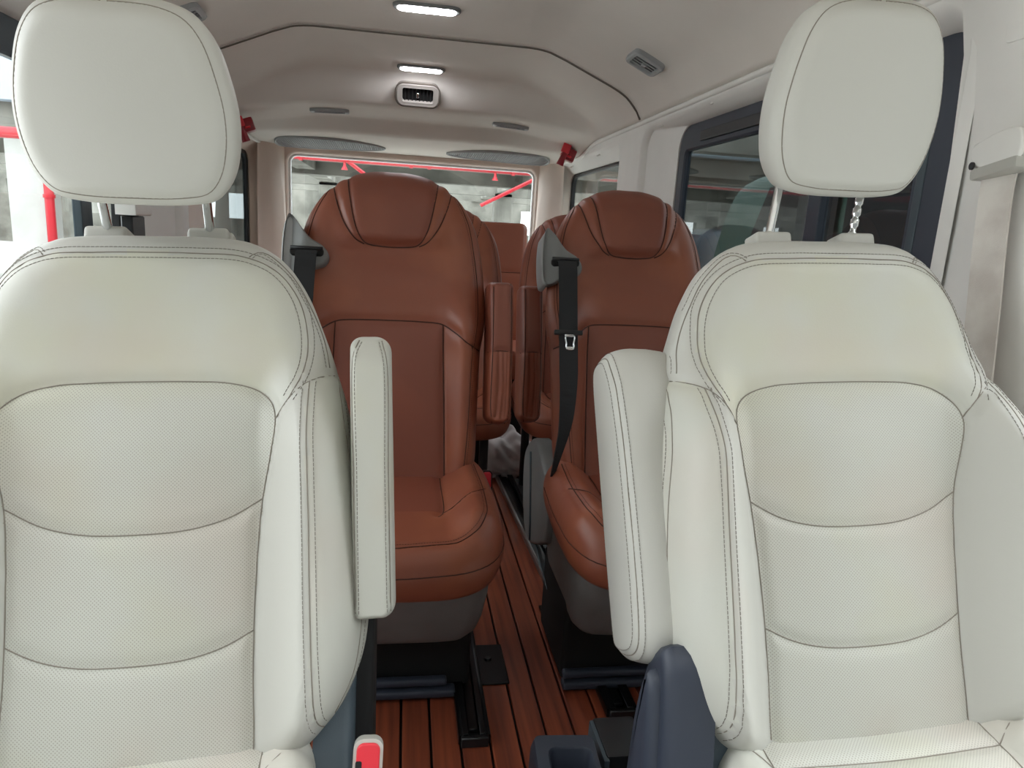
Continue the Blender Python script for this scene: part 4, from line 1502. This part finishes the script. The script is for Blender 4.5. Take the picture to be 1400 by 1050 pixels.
ab = MB().prism(rrect(-.05, .03, -.022, .022, .008, 6), 0, .004, lambda u, v, w: (-w, u, v), .0015).build('airbag_plate', M['trim'], None, 'auto')
ab.location = (.904, 1.0, 1.405)
tag(ab, 'small rounded blank plate on the right pillar above the belt guide', 'plate')
ba = thing('belt_anchor', 'white angular belt anchor on the left pillar, seen between the posts of the low headrest', 'anchor', (-.825, 2.36, 1.06))
MB().prism([(-.07, -.020), (.06, -.020), (.075, .0), (.03, .045), (-.07, .050)], -.030, .030, lambda u, v, w: (w, u, v), .006).build('cover', M['trim'], ba, 'auto')
MB().box(-.022, .012, -.055, .05, -.16, -.022, .004, 1).build('slot_plate', M['black'], ba, 'auto')
gh = thing('grab_handle', 'pale grab handle at the top right corner above the belt pillar', 'handle', (.86, 1.10, 1.50))
MB().tube(smooth_path([(.03, -.13, .02), (.0, -.125, .0), (-.022, -.10, -.012), (-.026, 0, -.016), (-.022, .06, -.012), (0, .085, 0), (.03, .09, .02)], 30), .014, 12).build('grip', M['trim'], gh, True)


# ------------------------------------------------------------------ outside: open garage building
def setting(o, kind='structure'):
    o['kind'] = kind
    return o


MB().box(-40, 40, -30, 45, -.62, -.55).build('ground', M['ground'], kind='structure')
MB().box(-22, 22, -4.0, -3.6, -.55, 4.6).build('wall_front', M['concrete_dark'], kind='structure')  # unseen wall, added and kept dark to cut front light on the headrests
MB().box(-22, 26, 13.0, 18.2, 2.65, 2.95).build('roof', M['concrete'], kind='structure')
MB().box(-22, 26, 12.7, 13.0, 2.62, 4.4).build('trim_7', M['bluegrey'], kind='structure')
for k, y in enumerate((13.5, 18.0, 23.0, 28.0)):
    MB().box(-22, 26, y, y + .45, 2.12, 2.65).build('trim_%d' % (8 + k), M['concrete'], kind='structure')
for k, x in enumerate((-6.6, -2.6, 2.9, 8.4, 13.5)):
    MB().box(x, x + .45, 13.0, 32, 2.22, 2.65).build('trim_%d' % (12 + k), M['concrete'], kind='structure')
    for y in (13.35, 23.0):
        xx = x - .05
        if x == 2.9 and y < 20:
            continue
        MB().box(xx, xx + .55, y, y + .6, -.55, 2.2).build('trim_%d' % (20 + k + (5 if y > 20 else 0)), M['concrete_pale' if x < -6 else 'concrete'], kind='structure')
# back wall: piers with openings to the sky
bw = MB()
xsp = [-22, -16, -15, -11.6, -10.6, -7.5, -6.4, -3.1, -1.8, 1.4, 2.6, 5.2, 6.6, 9.0, 9.6, 10.6, 11.2, 13.6, 14.6, 20, 26]
bw.box(-22, 26, 32, 32.4, 1.95, 2.65)
bw.box(-22, 26, 32, 32.4, -.55, .9)
for k in range(0, len(xsp) - 1, 2):
    bw.box(xsp[k], xsp[k + 1], 32, 32.4, .9, 1.95)
bw.build('wall_back', M['concrete'], kind='structure')
rwm = MB()
rwm.box(9.0, 9.4, 6, 26, 2.8, 5.0)
rwm.box(9.0, 9.4, 6, 26, -.55, 1.2)
for y0, y1 in ((6, 13.2), (13.9, 15.6), (16.3, 17.0), (18.2, 19.6), (20.5, 26)):
    rwm.box(9.0, 9.4, y0, y1, 1.2, 2.8)
rwm.build('wall_far', M['concrete_dark'], kind='structure')
for k, y in enumerate((8.5, 12.0)):
    MB().box(5.0, 9.0, y, y + .4, 2.6, 3.0).build('trim_%d' % (31 + k), M['concrete'], kind='structure')

pp = thing('fire_pipe', 'long red horizontal pipe across the top of the rear window view', 'pipe', (0, 11.0, 1.98))
MB().tube([(-9, 0, 0), (0, 0, 0), (2.5, 0, 0)], .075, 14).build('pipe_run', M['pipe'], pp, True)
for x in (-1.55, .05, .32, 1.6, -4):
    MB().tube([(x, 0, 0), (x + .05, 0, 0)], .092, 14).build('coupling', M['pipe'], pp, 'auto')
for x in (-.9, 1.35):
    MB().tube([(x, 0, 0), (x, 0, -.12), (x, 0, -.18)], [.02, .02, .05], 8).build('sprinkler_drop', M['pipe'], pp, 'auto')
for x, dx in ((-1.0, .9), (2.3, -1.1)):
    MB().tube([(x, .3, .05), (x + dx, .5, -.55)], .03, 8).build('branch_pipe', M['pipe'], pp, 'auto')
vp = thing('fire_pipe', 'upright red pipe beside the pale column seen left of the low headrest', 'pipe', (-5.95, 13.2, -.55))
MB().tube([(0, 0, 0), (0, 0, 1.4), (0, 0, 3.2)], .075, 12).build('pipe_run', M['pipe'], vp, True)
for z in (.5, 1.7):
    MB().tube([(0, 0, z), (0, 0, z + .06)], .095, 12).build('coupling', M['pipe'], vp, 'auto')


# parked vehicles seen through the right windows
def car(label, x, y, rz, paint, dims, name='parked_car', group=None):
    L_, Wd, Hh = dims
    t = thing(name, label, 'car', (x, y, -.55), group)
    t.rotation_euler = (0, 0, rz)
    hood = .52 * Hh
    prof = [(-L_ / 2, .32), (-L_ / 2 - .0, .55), (-L_ / 2 + .05, hood), (-L_ * .27, hood + .10), (-L_ * .14, Hh - .06), (-L_ * .05, Hh), (L_ * .25, Hh - .01), (L_ * .40, Hh - .12), (L_ * .47, hood + .05), (L_ / 2, .6), (L_ / 2, .32), (L_ * .3, .26), (-L_ * .3, .26)]
    pc = catmull(prof, True, .08)
    rings = []
    for w, ins in ((-1, .10), (-.96, .03), (-.9, 0), (.9, 0), (.96, .03), (1, .10)):
        Q = inset(pc, ins)
        rings.append([(a, w * Wd / 2 * (1 - .16 * max(0, (b - hood) / Hh)), b) for a, b in Q])
    n = len(rings[0])
    mb = MB()
    mb.add([p for r in rings for p in r], [(i * n + k, i * n + (k + 1) % n, (i + 1) * n + (k + 1) % n, (i + 1) * n + k) for i in range(5) for k in range(n)] + [tuple(range(n))[::-1], tuple(5 * n + k for k in range(n))])
    mb.build('body', paint, t, 'auto')
    for s in (-1, 1):
        q = [(-L_ * .15, hood + .08), (-L_ * .09, Hh - .12), (L_ * .03, Hh - .10), (L_ * .03, hood + .08)]
        q2 = [(L_ * .05, hood + .08), (L_ * .05, Hh - .10), (L_ * .24, Hh - .12), (L_ * .36, hood + .10)]
        for w in (q, q2):
            MB().prism(w, s * Wd * .43, s * Wd * .485, lambda u, v, ww: (u, ww, v)).build('side_window', M['carblack'], t)
        for xx in (-L_ * .31, L_ * .30):
            wh = MB().tube([(xx, s * Wd * .36, .33), (xx, s * Wd * .49, .33)], .33, 24).build('wheel', M['tyre'], t, 'auto')
            MB().tube([(xx, s * Wd * .485, .33), (xx, s * Wd * .5, .33)], [.2, .17], 16).build('hubcap', M['grey'], wh, 'auto')
    return t


car('black parked car seen through the right sliding window, roof just above its sill', 4.1, 7.4, rad(12), M['carblack'], (4.4, 1.85, 1.78))
car('dark green parked vehicle filling the right window behind the raised headrest', 3.15, 3.3, rad(88), M['green'], (4.2, 1.8, 2.1))
